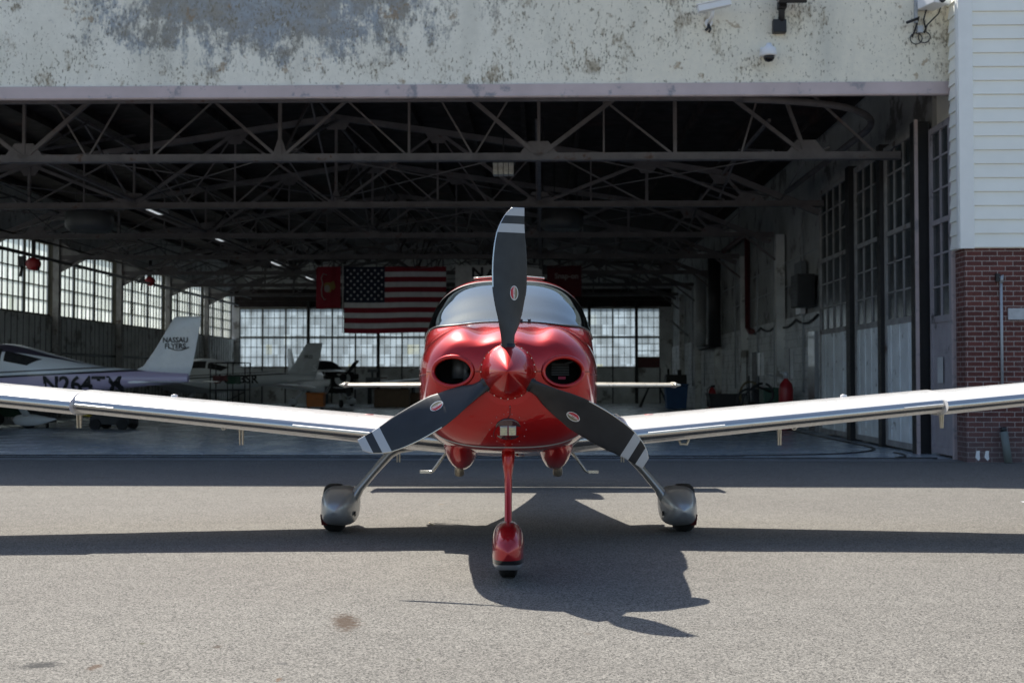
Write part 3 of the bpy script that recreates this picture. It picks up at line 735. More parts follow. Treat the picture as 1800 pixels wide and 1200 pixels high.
def make_blade(parent, ang, detail=True):
    rows = sorted(set([.10, .13, .16, .19, .22, .25, .28, .31, .35, .39, .43, .47, .499, .501, .55, .6, .65, .7, .75, .79, .829, .831, .86, .884, .886, .91, .931, .933, .95, .965, .975, .983]))
    qs = [-1, -.965, -.93, -.86, -.7, -.45, -.2, .1, .4, .7, .9, .97, 1]
    b = MB(); rot = Matrix.Rotation(R(ang), 3, 'Y')
    rings = []
    for r in rows:
        ring = [rot @ blade_pt(r, q, -1) for q in qs] + [rot @ blade_pt(r, q, 1) for q in reversed(qs[1:-1])]
        rings.append(ring)
    n = len(rings[0])
    def mf(i, j):
        r = (rows[i] + rows[i+1])/2
        if r > .5 and (j < 2 or j >= n - 2): return 2
        if .83 < r < .885 or r > .932: return 1
        return 0
    b.loft(rings, mf=mf)
    o = b.build('propeller_blade', [BLACKP, GREYP, STEEL], parent)
    if detail:
        R0, X0 = .47, .037
        def on(rr, xx, e):
            l = cr(BR, BL, rr); x = cr(BR, BX, rr); q = (xx - (l + x)/2)/((x - l)/2)
            return rot @ blade_pt(rr, q, -1, e)
        d = MB()
        K = 28
        def ell(a, c, e, m, half=None):
            ps = [on(R0 + c*math.sin(2*math.pi*k/K), X0 + a*math.cos(2*math.pi*k/K), e) for k in range(K)]
            d.add([on(R0, X0, e)] + ps, [(0, 1 + k, 1 + (k+1) % K) for k in range(K)], m)
        ell(.024, .043, .0014, 0); ell(.0205, .039, .0022, 1)
        seg = [(-.0202, -.012), (-.0202, .018), (-.008, .035), (.004, .037), (-.004, -.037), (-.012, -.030)]
        d.add([on(R0 + p[1], X0 + p[0], .003) for p in seg], [tuple(range(6))], 2)
        tx = text_mb('HARTZELL', .0155, .0003, 3)
        xform(tx, lambda p: on(R0 + p[0], X0 - p[1], .0037)); d.add(tx.v, tx.f, 3)
        d.build('maker_decal', [WPLAST, M('olive decal', (.22, .19, .12), .5), M('crimson decal', (.5, .03, .05), .5), WPLAST], o)
    return o

AC = thing('light_aircraft', 'red and white low-wing propeller aircraft parked nose-on in front of the hangar', 'aircraft', (-.024, 7.5, 0))
# cowling: dense nose grid with the two inlets left open
ICX, ICZ, IRX, IRZ = .334, 1.262, .120, .087
b = MB()
def in_intake(c, k=1.0): return c.y < .45 and ((abs(c.x) - ICX)/IRX)**2 + ((c.z - ICZ)/IRZ)**2 < k
slist = [.05 + .12*(i/26)**1.3 for i in range(26)] + [.17 + .23*i/18 for i in range(18)] + [.40 + .9*i/18 for i in range(19)]
NA = 260
rings = []
for s in slist: rings.append([F(s, 2*math.pi*j/NA) for j in range(NA)])
last = []
for j in range(NA):
    a = 2*math.pi*j/NA; aa = a if a <= math.pi else a - 2*math.pi
    last.append(aa)
for t in [(k + 1)/9 for k in range(9)] + [1.02]: rings.append([F(1.3 + (sb(aa) - 1.3)*t, aa) for aa in last])
o_ = 0; b.v = [tuple(p) for r in rings for p in r]
for i in range(len(rings)-1):
    for j in range(NA):
        j2 = (j+1) % NA; q = (i*NA+j, i*NA+j2, (i+1)*NA+j2, (i+1)*NA+j)
        c = sum((Vector(b.v[k]) for k in q), Vector())/4
        if in_intake(c): continue
        b.f.append(q); b.m.append(0); b.sm.append(True)
b.f.append(tuple(range(NA))); b.m.append(0); b.sm.append(False)
cowl = b.build('cowling', RED, AC)
for s in (-1, 1):
    b = MB(); K = 48
    pts = []
    for k in range(K):
        t = 2*math.pi*k/K; x = ICX + IRX*1.02*math.cos(t); z = ICZ + IRZ*1.02*math.sin(t)
        pts.append((s*x, surf_s(x, z), z))
    b.tube(pts, .014, 12, closed=True); lip = b.build('intake_lip', RED, cowl)
    b = MB()
    rr = []
    for y, k in ((0, 1.0), (.10, .98), (.3, .9)):
        rr.append([Vector((p[0] + (s*ICX - p[0])*(1-k), p[1] + .004 + y, p[2] + (ICZ - p[2])*(1-k))) for p in pts])
    b.loft(rr, cap=False); b.add(rr[-1], [tuple(range(K))]); duct = b.build('intake_duct', DARK, cowl)
    b = MB()
    if s < 0:
        b.tube([(-.30, .30, 1.22), (-.30, .30, 1.34)], .05, 14); b.tube([(-.262, .26, 1.2), (-.262, .26, 1.33)], .017); b.tube([(-.27, .25, 1.24), (-.24, .28, 1.24)], .02); b.tube([(-.27, .25, 1.29), (-.24, .28, 1.29)], .02)
    else:
        for k in range(8): b.rng(.27, .38, .33, .335, 1.24 + k*.01, 1.244 + k*.01)
        b.rng(.31, .355, .27, .28, 1.215, 1.232, 1); b.tube([(.35, .28, 1.31), (.40, .27, 1.325)], .006)
    b.build('engine_fitting', [MIDGREY, PINK], cowl)
# cowl seams and screws
b = MB()
for s in (-1, 1):
    b.tube([F(t, s*(math.pi/2 - .02), .0) for t in np.linspace(.22, 1.3, 24)], .0028, 6)
    b.tube([(s*x, surf_s(x, 1.262) - .001, 1.262) for x in np.linspace(.452, .50, 8)], .0028, 6)
    b.tube([(s*x, surf_s(x, 1.262) - .001, 1.262) for x in np.linspace(.17, .215, 6)], .0028, 6)
b.tube([(.012, surf_s(.012, z) - .001, z) for z in np.linspace(1.06, 1.0, 6)] + [(.012 - .1*math.sin(t), surf_s(.05, .99 - .13*(t/1.9)) - .001, .99 - .13*(t/1.9)) for t in np.linspace(.2, 1.9, 12)], .0026, 6)
b.build('panel_seam', M('dark red seam', (.10, .004, .008), .5), cowl)
b = MB()
scr = [(.11*math.cos(t), .912 + .095*math.sin(t)) for t in np.linspace(0, 2*math.pi, 15)[:-1]] + [(.012, 1.05), (.0, 1.02), (-.02, .79)]
for x, z in scr: b.lathe([(.0035, -.003), (.0035, .003)], (x, surf_s(x, z) - .001, z), 'Y', 8)
b.build('cowl_screw', M('painted screw', (.32, .12, .12), .35, metal=.6), cowl)
# pin stripe around the chin and belly line
b = MB(); b.grid(lambda i, j: F(.275 + .028*j + .30*abs(2*i - 1)**2.5, math.pi - 1.3 + 2.6*i, .0025), 70, 2); b.build('chin_stripe', GREYP, cowl)
# landing light in the chin
z0, z1 = .985, .83; sa, sb_ = surf_s(0, z0), surf_s(0, z1)
tl = math.atan2(sb_ - sa, z0 - z1); rotL = Matrix.Rotation(tl, 3, 'X')
cL = Vector((0, (sa + sb_)/2 - .022, (z0 + z1)/2))
def LP(p): return cL + rotL @ Vector(p)
b = MB(); K = 32
b.lathe([(.088, .03), (.088, .006), (.082, 0), (.0, 0)], (0,0,0), 'Y', K); xform(b, LP)
b2 = M('smoked light lens', (.05, .012, .014), .1, coat=1)
ll = b.build('landing_light', b2, AC)
b = MB()
for s in (-1, 1):
    b.rng(s*.026 - .0225, s*.026 + .0225, -.008, -.001, -.036, .036); b.rng(s*.026 - .0195, s*.026 + .0195, -.010, -.008, -.033, .033, 1)
    for k in range(5): b.rng(s*.026 - .0195, s*.026 + .0195, -.0115, -.010, -.030 + k*.0145, -.0275 + k*.0145, 0)
xform(b, LP); b.build('led_panel', [GREYP, LED], ll)
# fuselage aft of the windshield
b = MB()
def bodycol(u, v): return 0
NB = 90
b.grid(lambda i, j: F(st(-T0 + 2*T0*i) + (7.35 - st(-T0 + 2*T0*i))*j, -T0 + 2*T0*i), 60, NB)
b.grid(lambda i, j: F(1.87 + (7.35 - 1.87)*j, T0 + (2*math.pi - 2*T0)*i), 90, NB, mf=lambda i, j: 1 if .16 < i < .84 else 0)
b.add([F(7.35, 2*math.pi*k/40) for k in range(40)], [tuple(range(40))])
fus = b.build('fuselage', [RED, WHITE], AC)
b = MB(); b.grid(lambda i, j: F(1.25 + 3.0*j, 2*math.pi*i, -.03) if 1.25 + 3.0*j > 2.45 or abs(((2*math.pi*i + math.pi) % (2*math.pi)) - math.pi) > 1.35 else F(1.25 + 3.0*j, 2*math.pi*i, -.03), 60, 24, skip=lambda c: c.y < 2.4 and c.z > 1.50)
b.build('cabin_lining', M('grey cabin lining', (.10, .105, .11), .8), fus)
# windshield: frame band and glass
ws = MB(); ws.grid(lambda i, j: F(sb(-T0 + 2*T0*i) + (st(-T0 + 2*T0*i) - sb(-T0 + 2*T0*i))*j, -T0 + 2*T0*i, .001), 80, 30, mf=lambda i, j: 1 if (j < .035 or j > .93 or i < .05 or i > .95) else 0)
wso = ws.build('windshield', [GLASS, DGREY], AC)
b = MB(); b.tube([F(sb(a) - .004, a, .004) for a in np.linspace(-T0, T0, 60)], .006, 6); b.build('windshield_seal', BLKSTEEL, wso)
# side windows, roof strip
for s in (-1, 1):
    b = MB(); b.grid(lambda i, j: F(2.42 + .62*j, s*(.78 + .52*i), .006), 10, 12); b.grid(lambda i, j: F(3.12 + .75*j*(1 - .25*i), s*(.82 + .45*i), .006), 10, 12); b.build('side_window', DGREY, AC)
b = MB(); b.tube([(x, 2.8, 2.062 - .075*abs(x)) for x in np.linspace(-.29, .29, 15)], .008, 8); b.build('roof_strip', CREAMEDGE, AC)
b = MB()
b.grid(lambda i, j: Vector(((-1 + 2*i)*.47, 1.50 + .47*j, 1.45 + .13*math.sin(math.pi*i)**.6 + .02*j)), 12, 4)
b.rng(-.47, .47, 1.97, 2.0, 1.1, 1.48); b.build('glareshield', DGREY, AC)
for s in (-1, 1):
    b = MB(); b.box((s*.27, 2.75, 1.25), (.42, .16, .75), 0, Matrix.Rotation(R(-12), 3, 'X')); b.box((s*.27, 2.85, 1.73), (.24, .10, .2), 0, Matrix.Rotation(R(-12), 3, 'X'))
    b.build('seat', M('dark seat leather', (.05, .05, .052), .6), AC, bevel=.04)
b = MB()
for x in (.088, .144): b.rng(x - .011, x + .011, 1.24, 1.275, 1.60, 1.632)
b.build('defog_nozzle', BLKSTEEL, AC)
# spinner
prop = None
b = MB(); prof = [(.166, .055), (.166, .035), (.162, .03), (.157, 0), (.146, -.04), (.130, -.085), (.109, -.13), (.085, -.175), (.058, -.22), (.032, -.257), (.014, -.277), (.004, -.285), (0.0001, -.286)]
b.lathe([(0.0001, .055)] + prof, (0, 0, 1.26), 'Y', 64)
spin = b.build('spinner', RED, AC)
b = MB(); b.lathe([(.169, .052), (.169, .036)], (0, 0, 1.26), 'Y', 64)
for k in range(24):
    t = 2*math.pi*k/24; b.lathe([(.003, -.004), (.003, .004)], (.163*math.cos(t), .026, 1.26 + .163*math.sin(t)), 'Y', 8, 1)
b.build('spinner_backplate', [RED, STEEL], spin)
hub = bpy.data.objects.new('propeller', None); COL.objects.link(hub); hub.parent = AC; hub.location = (0, 0, 1.26)
for ang in (0, 120, 240): make_blade(hub, ang)
for ang in (0, 120, 240):
    b = MB(); rot = Matrix.Rotation(R(ang), 3, 'Y')
    b.tube([rot @ Vector((0, 0.005, .10)), rot @ Vector((0, 0.005, .168))], .043, 20); b.build('blade_socket', BLKSTEEL, hub)

# wings
for s in (-1, 1):
    bw, bm_ = MB(), MB()
    inner = [(x, 2.0 + .01*(x - .4), 1.52 - .115*(x - .4), zle(x)) for x in (.40, .8, 1.2, 1.8, 2.4, 3.0, 3.30)]
    outer = [(x, 1.955 + .012*(x - 3.3), 1.52 + .05 - .115*(x - .4), zle(x) - .012) for x in (3.30, 3.5, 4.2, 4.8, 5.3)] + [(5.55, 2.02, .88, zle(5.55) + .0), (5.68, 2.2, .62, zle(5.68) + .03), (5.74, 2.45, .3, zle(5.74) + .06)]
    panel(bw, bm_, inner, s); bo_ = MB(); panel(bw, bo_, outer, s)
    wing = bw.build('wing', WHITE, AC); bm_.build('leading_edge', METAL, wing); bo_.build('leading_edge', METAL, wing)
    b = MB()                                   # stall strips and cuff
    def lex(x): return 2.0 + .01*(x - .4)
    b.prism([(0, -.004), (-.014, 0), (0, .006)], 'X', 0, 1)
    xform(b, lambda p: (s*(1.05 + .58*p[0]), lex(1.05 + .58*p[0]) - .001 + p[1], zle(1.05 + .58*p[0]) + .012 + p[2]))
    c_ = MB(); c_.prism([(0, -.004), (-.013, 0), (0, .005)], 'X', 0, 1); xform(c_, lambda p: (s*(2.99 + .29*p[0]), lex(2.99) - .001 + p[1], zle(2.99 + .29*p[0]) + .006 + p[2])); c_.build('stall_strip', GREYST, wing)
    b.build('stall_strip', GREYST, wing)
    # hinge brackets, tie-down ring, scoop
    def under(px, y0, y1, dep, wd, nm, inst=0):
        p0 = pt(px, y0, dep); p1 = pt(px, y1, dep); x = abs(p0.x + .024)
        b = MB(); q = [(-.035, p0.z + .12), (.035, p0.z + .12), (.035, p0.z), (.012, p1.z), (-.012, p1.z), (-.03, p0.z)]
        b.prism(q, 'X', s*x - .004, s*x + .004); b.prism([(a*.8 + .012, z) for a, z in q], 'X', s*x + .016, s*x + .026)
        b.v = [(v[0], v[1] + dep - 7.5, v[2]) for v in b.v]; b.build(nm, CREAMEDGE, wing)
    under(1368, 752, 782, 10.55, 0, 'flap_hinge'); under(1653, 720, 752, 10.45, 0, 'aileron_hinge'); under(1092, 790, 812, 10.7, 0, 'flap_hinge')
    p = pt(1396, 751, 10.0); x = s*abs(p.x + .024)
    b = MB(); b.tube([(x + .017*math.cos(t), 2.5, p.z + .017*math.sin(t)) for t in np.linspace(0, 2*math.pi, 17)[:-1]], .006, 8, closed=True); b.tube([(x, 2.5, p.z + .017), (x, 2.5, p.z + .08)], .01); b.build('tie_down_ring', STEEL, wing)
    if s > 0:
        p = pt(1202, 775, 10.0); x = p.x + .024
        b = MB(); b.tube([(x - .045, 2.5, p.z + .03), (x - .026, 2.5, p.z - .024), (x + .026, 2.5, p.z - .024), (x + .045, 2.5, p.z + .03)], .010, 8); b.rng(x - .045, x + .045, 2.5, 2.6, p.z + .03, p.z + .09); b.build('vent_scoop', CREAMEDGE, wing)
    # fuel cap and marker
    b = MB(); xx = s*1.12; b.lathe([(.05, -.008), (.05, .004), (0, .006)], (xx, 2.45, zle(1.12) + .128), 'Z', 20); b.build('fuel_cap', M('red fuel marking', (.5, .12, .12), .5), wing)
    xx = s*2.67; b = MB(); b.lathe([(.03, -.02), (.025, .012), (0, .018)], (xx, 2.55, zle(2.67) + .118), 'Z', 14); b.build('fuel_cap', WHITE, wing)
    # root fillet
    b = MB(); b.grid(lambda i, j: Vector((s*(.58 + .42*j*(.4 + .6*i)), 1.9 + 1.75*i, .86 + .10*i*(1-i) - .02*j + .13*(1-j)**2 + .07*math.sin(math.pi*min(1, i*1.1))*j)), 16, 8); b.build('wing_root_fillet', WHITE, wing)
    # main gear
    G = [pt(px, py, 10.05) for px, py in ((1058, 779), (1089, 786), (1104, 797), (1132, 829), (1156, 857), (1168, 874), (1178, 892))]
    G = [Vector((s*(abs(p.x + .024)), 2.55, p.z)) for p in G]
    b = MB(); ellipse_tube(b, G, [.055, .048, .038, .031, .034, .050, .066], [.17, .15, .12, .10, .09, .11, .14]); gear = b.build('main_gear_leg', SILVER, AC)
    b = MB(); b.grid(lambda i, j: Vector((s*(.42 + .52*i), 2.2 + .75*j, .675 - .055*math.sin(math.pi*j)*(1 - .5*i) + .02*i)), 12, 12); b.build('gear_fairing', WHITE, gear)
    gx = 1.345
    b = MB(); tabs = [(-.43, .004, .20, .205, .195), (-.41, .05, .20, .25, .15), (-.33, .10, .205, .31, .10), (-.2, .132, .21, .352, .068), (0, .147, .21, .368, .055), (.2, .13, .215, .34, .075), (.42, .07, .225, .28, .15), (.58, .004, .235, .24, .23)]
    pod(b, interp_sects(tabs, 26), 40, e=3.1, el=3.2)
    tilt = Matrix.Rotation(R(s*-3), 3, 'Y')
    xform(b, lambda p: tuple(Vector((s*gx, 2.62, .2)) + tilt @ (Vector(p) - Vector((0, 0, .2)))))
    fair = b.build('wheel_fairing', SILVER, gear)
    b = MB(); b.lathe([(.02, -.004), (.02, .004)], (0, 0, 0), 'X', 12); xform(b, lambda p: (p[0] + s*1.208, p[1] + 2.42, p[2] + .16)); b.build('fairing_bolt', BLKSTEEL, fair)
    b = MB(); b.prism([(-.20, .07), (.2, .07), (.3, .15), (-.27, .16)], 'X', s*1.43, s*1.472); xform(b, lambda p: (p[0], p[1] + 2.62, p[2])); b.build('fairing_edge', M('dark red lower edge', (.10, .012, .012), .45), fair)
    b = MB(); b.lathe([(.09, -.07), (.165, -.078), (.187, -.05), (.19, -.02), (.19, .02), (.187, .05), (.165, .078), (.09, .07)], (s*1.395, 2.62, .19), 'X', 40); b.build('tyre', RUBBER, gear)
# nose gear
b = MB(); NP = [(0, .62, .78), (0, .60, .72), (0, .58, .66), (0, .56, .60), (0, .52, .48), (0, .46, .36), (0, .40, .27), (0, .385, .245)]
ellipse_tube(b, NP, [.045, .043, .036, .026, .0235, .0235, .024, .022], [.09, .085, .07, .05, .04, .04, .04, .04], 20)
ng = b.build('nose_gear_leg', RED, AC)
b = MB(); b.rng(-.017, .017, .30, .42, .232, .25); b.build('fork_clamp', WPLAST, ng)
tabs = [(-.13, .004, .20, .205, .195), (-.115, .035, .20, .245, .15), (-.05, .078, .195, .30, .095), (.06, .094, .19, .335, .075), (.22, .100, .19, .345, .068), (.42, .094, .195, .33, .07), (.68, .05, .21, .27, .13), (.85, .004, .22, .225, .215)]
b = MB(); ss = interp_sects(tabs, 30); n_ = 36
pod(b, ss, 48, e=2.5, el=5)
nfair = b.build('nose_wheel_fairing', NOSEF, ng)
b = MB(); b.lathe([(.08, -.05), (.14, -.058), (.16, -.045), (.165, -.02), (.165, .02), (.16, .045), (.14, .058), (.08, .05)], (0, .30, .165), 'X', 40)
for x in (-.03, -.01, .01, .03): b.lathe([(.1645, -.002), (.1668, -.002), (.1668, .002), (.1645, .002)], (x + .01, .30, .165), 'X', 40)
b.build('nose_tyre', RUBBER, ng)
# exhaust fairings, stubs, steps, belly antenna
for s in (-1, 1):
    b = MB(); pod(b, interp_sects([(-.40, .01, .80, .81, .79), (-.30, .07, .80, .86, .70), (-.1, .118, .82, .90, .625), (.1, .122, .82, .90, .600), (.28, .10, .82, .90, .63), (.46, .02, .80, .82, .77)], 18), 24, e=2.0); xform(b, lambda p: (p[0]*(1) + s*.315, p[1] + .98, p[2])); b.build('exhaust_fairing', RED, AC)
    b = MB(); b.tube([(s*.335, 1.10, .67), (s*.337, 1.16, .565)], .032, 18); b.lathe([(.026, -.001), (.026, .001)], (s*.3375, 1.1605, .5635), 'Z', 16, 1); b.build('exhaust_pipe', [BRASS, DARK], AC)
    S = [pt(px, py, 10.9) for px, py in ((1003, 793), (1012, 803), (1029, 827), (1033, 829), (1052, 829))]
    b = MB(); b.tube([(s*abs(p.x + .024), 3.4, p.z) for p in S], .013, 10)
    b.rng(*(sorted((s*(abs(S[3].x) + .03), s*(abs(S[4].x) + .024)))), 3.385, 3.44, S[4].z - .010, S[4].z + .012); b.build('boarding_step', STEEL, AC)
    b = MB(); b.grid(lambda i, j: F(1.05 + .9*j, s*(math.pi/2 + .42 + .75*i), .004 + .01*j), 14, 12); b.build('side_flash', WHITE, AC)
b = MB(); b.lathe([(.02, -.01), (.02, .01)], (.05, 1.2, .695), 'Z', 12); b.tube([(.05, 1.15, .69), (.11, 1.15, .69)], .006, 6); b.rng(-.03, .0, 1.3, 1.4, .665, .69); b.build('belly_drain', STEEL, AC)
# tail
b = MB(); bm_ = MB()
hs = [(x, 6.72 + .05*x, .74 - .12*x, 1.14, .62) for x in (0, .5, 1.0, 1.5, 1.85)]
for s in (-1, 1):
    b = MB(); panel(b, None, hs, s, 0); ho = b.build('horizontal_stabiliser', CREAMEDGE, AC)
    c_ = MB(); pod(c_, interp_sects([(-.02, .004, 1.145, 1.15, 1.14), (.05, .03, 1.145, 1.178, 1.112), (.25, .04, 1.145, 1.18, 1.115), (.5, .03, 1.145, 1.165, 1.125), (.62, .004, 1.145, 1.147, 1.143)], 12), 16, e=2); xform(c_, lambda p: (p[0] + s*1.875, p[1] + 6.75, p[2])); c_.tube([(s*1.88, 6.95, 1.145), (s*1.96, 6.95, 1.145)], [.03, .008]); c_.build('elevator_horn', CREAMEDGE, ho)
def fin_mesh(m):
    b = MB(); tab = [(1.28, 5.75, 1.62, .09), (1.5, 6.25, 1.2, .09), (1.9, 6.55, .98, .1), (2.3, 6.8, .80, .1), (2.58, 6.97, .68, .1), (2.63, 7.05, .58, .06)]
    rings = [[Vector((c*q*th/.15*1.0, s0 + c*p, z)) for p, q in airfoil(14, .15, 0)] for z, s0, c, th in tab]
    b.loft(rings); return b
fin_mesh(0).build('tail_fin', RED, AC)

# ------------------------------------------------------------------ aircraft parked inside the hangar
def parked_fus_mat(name, low, line, top):
    q = N(name); sp = q.n('SeparateXYZ', {0: q.obj}); y, z = sp.outputs[1], sp.outputs[2]
    L = q.math('SUBTRACT', z, q.math('ADD', q.math('MULTIPLY', y, .050), 1.085))
    c = q.mix(q.ramp(L, -.01, .0), low, line); c = q.mix(q.ramp(L, .035, .045), c, top)
    c = q.mix(q.math('MULTIPLY', q.ramp(q.math('ABSOLUTE', q.math('SUBTRACT', L, .12)), .02, .01), 1.0), c, line)
    q.base(c); q.set(Roughness=.3, Coat_Weight=.5); return q.mat
DWHITE = M('parked aircraft white', (.80, .83, .85), .3, var=.04, coat=.4)
def parked(label, u, v, rz, fm, finm, reg, regx, fintext, nose=None, regsize=.5, regz=1.07, band=False):
    T = hthing('light_aircraft', label, 'aircraft', u, v, 0, 'light aircraft parked inside the hangar', rz)
    b = MB(); b.grid(lambda i, j: F(.06 + 7.29*j, 2*math.pi*i), 48, 60); b.add([F(.06, 2*math.pi*k/30) for k in range(30)], [tuple(range(30))]); b.add([F(7.35, 2*math.pi*k/30) for k in range(30)], [tuple(range(30))])
    fo = b.build('fuselage', fm, T)
    b = MB(); b.grid(lambda i, j: F(sb(-T0 + 2*T0*i) + (st(0) - sb(-T0 + 2*T0*i))*j, -T0 + 2*T0*i, .006), 24, 10); b.build('windshield', DARK, fo)
    for s in (-1, 1):
        b = MB(); b.grid(lambda i, j: F(2.42 + .62*j, s*(.72 + .56*i), .006), 8, 8); b.build('side_window', DARK, fo)
        b = MB(); b.grid(lambda i, j: F(3.12 + .85*j*(1 - .35*i), s*(.80 + .46*i), .006), 8, 8); b.build('side_window', DARK, fo)
        b = MB(); panel(b, None, [(x, 2.0, 1.52 - .115*(x - .4), zle(x)) for x in (.4, 2, 4)] + [(5.4, 2.05, .9, zle(5.4)), (5.68, 2.3, .5, zle(5.68) + .05)], s, 0); b.build('wing', DWHITE, T)
        b = MB(); panel(b, None, hs, s, 0); b.build('horizontal_stabiliser', DWHITE, T)
        b = MB(); ellipse_tube(b, [(s*.75, 2.6, .72), (s*1.1, 2.6, .45), (s*1.3, 2.6, .3)], [.05, .04, .05], [.12, .1, .1]); lg = b.build('main_gear_leg', DWHITE, T)
        b = MB(); pod(b, interp_sects([(-.43, .004, .20, .205, .195), (-.33, .10, .205, .31, .10), (0, .145, .21, .368, .055), (.3, .11, .215, .32, .09), (.75, .004, .235, .24, .23)], 16), 20); xform(b, lambda p: (p[0] + s*1.35, p[1] + 2.6, p[2])); b.build('wheel_fairing', DWHITE, lg)
        b = MB(); b.lathe([(.09, -.07), (.19, -.05), (.19, .05), (.09, .07)], (s*1.35, 2.6, .19), 'X', 24); b.build('tyre', RUBBER, lg)
    fin_mesh(0).build('tail_fin', finm, T)
    b = MB(); b.tube([(0, .6, .8), (0, .35, .3)], .03); lg = b.build('nose_gear_leg', DWHITE, T)
    b = MB(); b.lathe([(.07, -.05), (.16, -.045), (.16, .045), (.07, .05)], (0, .3, .16), 'X', 24); b.build('nose_tyre', RUBBER, lg)
    b = MB(); b.lathe([(.16, .06), (.15, 0), (.1, -.13), (.03, -.25), (.001, -.28)], (0, 0, 1.26), 'Y', 24); b.build('spinner', nose or DWHITE, T)
    pr = bpy.data.objects.new('propeller', None); COL.objects.link(pr); pr.parent = T; pr.location = (0, 0, 1.26)
    for a in (40, 160, 280): make_blade(pr, a, False)
    if band:
        for s in (-1, 1):
            b = MB(); b.grid(lambda i, j: F(2.3 + 2.6*j*(1 - .55*i), s*(.28 + .85*i*(1 - .45*j)), .004), 14, 20); b.build('dark_flash', M('dark lavender flash', (.07, .06, .09), .4), fo)
    if reg:
        t = text_mb(reg, regsize, .014); 
        def wrap(p):
            s_ = regx + p[0]; z_ = regz + p[1]
            w_, zt, zm, zb, nt_, nb_ = sec(s_); n = nt_ if z_ > zm else nb_; h = (zt - zm) if z_ > zm else (zm - zb)
            return (w_*max(.05, 1 - min(.98, abs((z_ - zm)/h))**n)**(1/n) + .03, s_, z_)
        xform(t, wrap); t.build('registration', BLKSTEEL, fo)
    for tx, ss_, zz, size, mm, dx in fintext:
        t = text_mb(tx, size, .004); xform(t, lambda p: (dx, ss_ + p[0], zz + p[1])); t.build('fin_lettering', mm, T)
    return T
LAVC = parked_fus_mat('white over lavender fuselage', (.50, .43, .60), (.02, .02, .025), (.78, .82, .85))
GRYC = parked_fus_mat('white over grey fuselage', (.62, .66, .68), (.03, .03, .035), (.68, .72, .73))
def place(px_tail, dep, rz):                  # puts the tail end (local s=7.35) at a pixel column
    tail = pt(px_tail, 665, dep)
    a = -math.pi/2 + rz                       # local +y to world
    d = Vector((math.cos(a + math.pi/2), math.sin(a + math.pi/2), 0))
    return tail - d*7.5, a
def put(T, loc, a): T.location = (loc.x, loc.y, 0); T.rotation_euler = (0, 0, a)
T = parked('white and lavender aircraft with lettered tail fin, parked left inside the hangar', 0, 0, 0, LAVC, DWHITE, 'N264TM', 4.95,
           [('NASSAU', 7.05, 2.09, .165, BLKSTEEL, .052), ('FLYERS', 7.05, 1.95, .165, BLKSTEEL, .052)], band=True)
loc, a = place(342, 28.6, R(-10)); put(T, loc, a)
b = MB(); b.tube([(.055, 6.88 + .5*t, 1.93 - .07*math.sin(math.pi*t)) for t in np.linspace(0, 1, 12)], .012, 6); b.build('fin_swoosh', BLKSTEEL, T)
T = parked('grey-white aircraft with SR ending its registration, parked behind the lavender one', 0, 0, 0, GRYC, M('dull grey fin', (.52, .56, .58), .4), 'N273SR', 4.35,
           [('SR22', 7.1, 2.08, .17, BLKSTEEL, .052), ('S', 7.36, 1.62, .35, DWHITE, .055)], regz=1.18, regsize=.46)
loc, a = place(560, 50, R(-8)); put(T, loc, a)
T = parked('white aircraft facing right with its black engine uncowled, behind the fin of the grey-white one', 0, 0, 0, DWHITE, DWHITE, '', 5, [], nose=BLKSTEEL)
p = pt(604, 665, 53); put(T, p, R(28))
b = MB(); b.rng(-.5, .5, .12, .9, .86, 1.5); b.tube([(-.3, .3, 1.3), (-.75, .3, 1.3)], .12); b.tube([(.3, .3, 1.3), (.75, .3, 1.3)], .12); b.tube([(.3, .6, 1.3), (.78, .6, 1.3)], .12); b.tube([(0, .1, 1.0), (0, .9, .62)], .06); b.rng(-.55, .55, .3, .8, .6, .9); b.build('engine', BLKSTEEL, T)
b = MB(); b.tube([F(.6 + .9*t, math.pi/2 - 1.2 + 1.3*t, .1) for t in np.linspace(0, 1, 10)], .05, 8); b.build('cowl_prop_rod', DWHITE, T)

# ------------------------------------------------------------------ flags
VFL = 44.25
def flag_pts(u0, u1, z0, z1, amp, ph=0):
    def fn(i, j):
        x = u0 + (u1 - u0)*i; z = z1 - (z1 - z0)*j
        return (x, amp*math.sin(7*i + ph + 1.2*j) + amp*.5*math.sin(17*i + 2*j), z - .02*math.sin(math.pi*2*i)*j)
    return fn
CLR = dict(red=M('flag red cloth', (.27, .012, .03), .8), wht=M('flag white cloth', (.72, .73, .76), .8), blu=M('flag blue cloth', (.012, .018, .045), .8), crm=M('grey banner cloth', (.70, .71, .70), .8),
           dred=M('deep red banner cloth', (.10, .008, .016), .8), gold=M('dull gold print', (.30, .21, .06), .7), tan=M('pale grey print', (.34, .30, .28), .7))
def flag_thing(name, label, cat, x0, x1, y0, y1): 
    u0, u1 = hu(x0, VFL), hu(x1, VFL); z0, z1 = hz(y1, VFL), hz(y0, VFL)
    T = hthing(name, label, cat, (u0 + u1)/2, VFL, z0)
    return T, (u1 - u0), (z1 - z0)
T, W_, HH = flag_thing('national_flag', 'large stars and stripes flag hanging from a hangar truss', 'flag', 604, 784, 468, 585)
fn = flag_pts(-W_/2, W_/2, 0, HH, .035)
b = MB(); b.grid(fn, 50, 26, mf=lambda i, j: 2 if (i < .405 and j < 7/13) else (0 if int(j*13) % 2 == 0 else 1), sm=True)
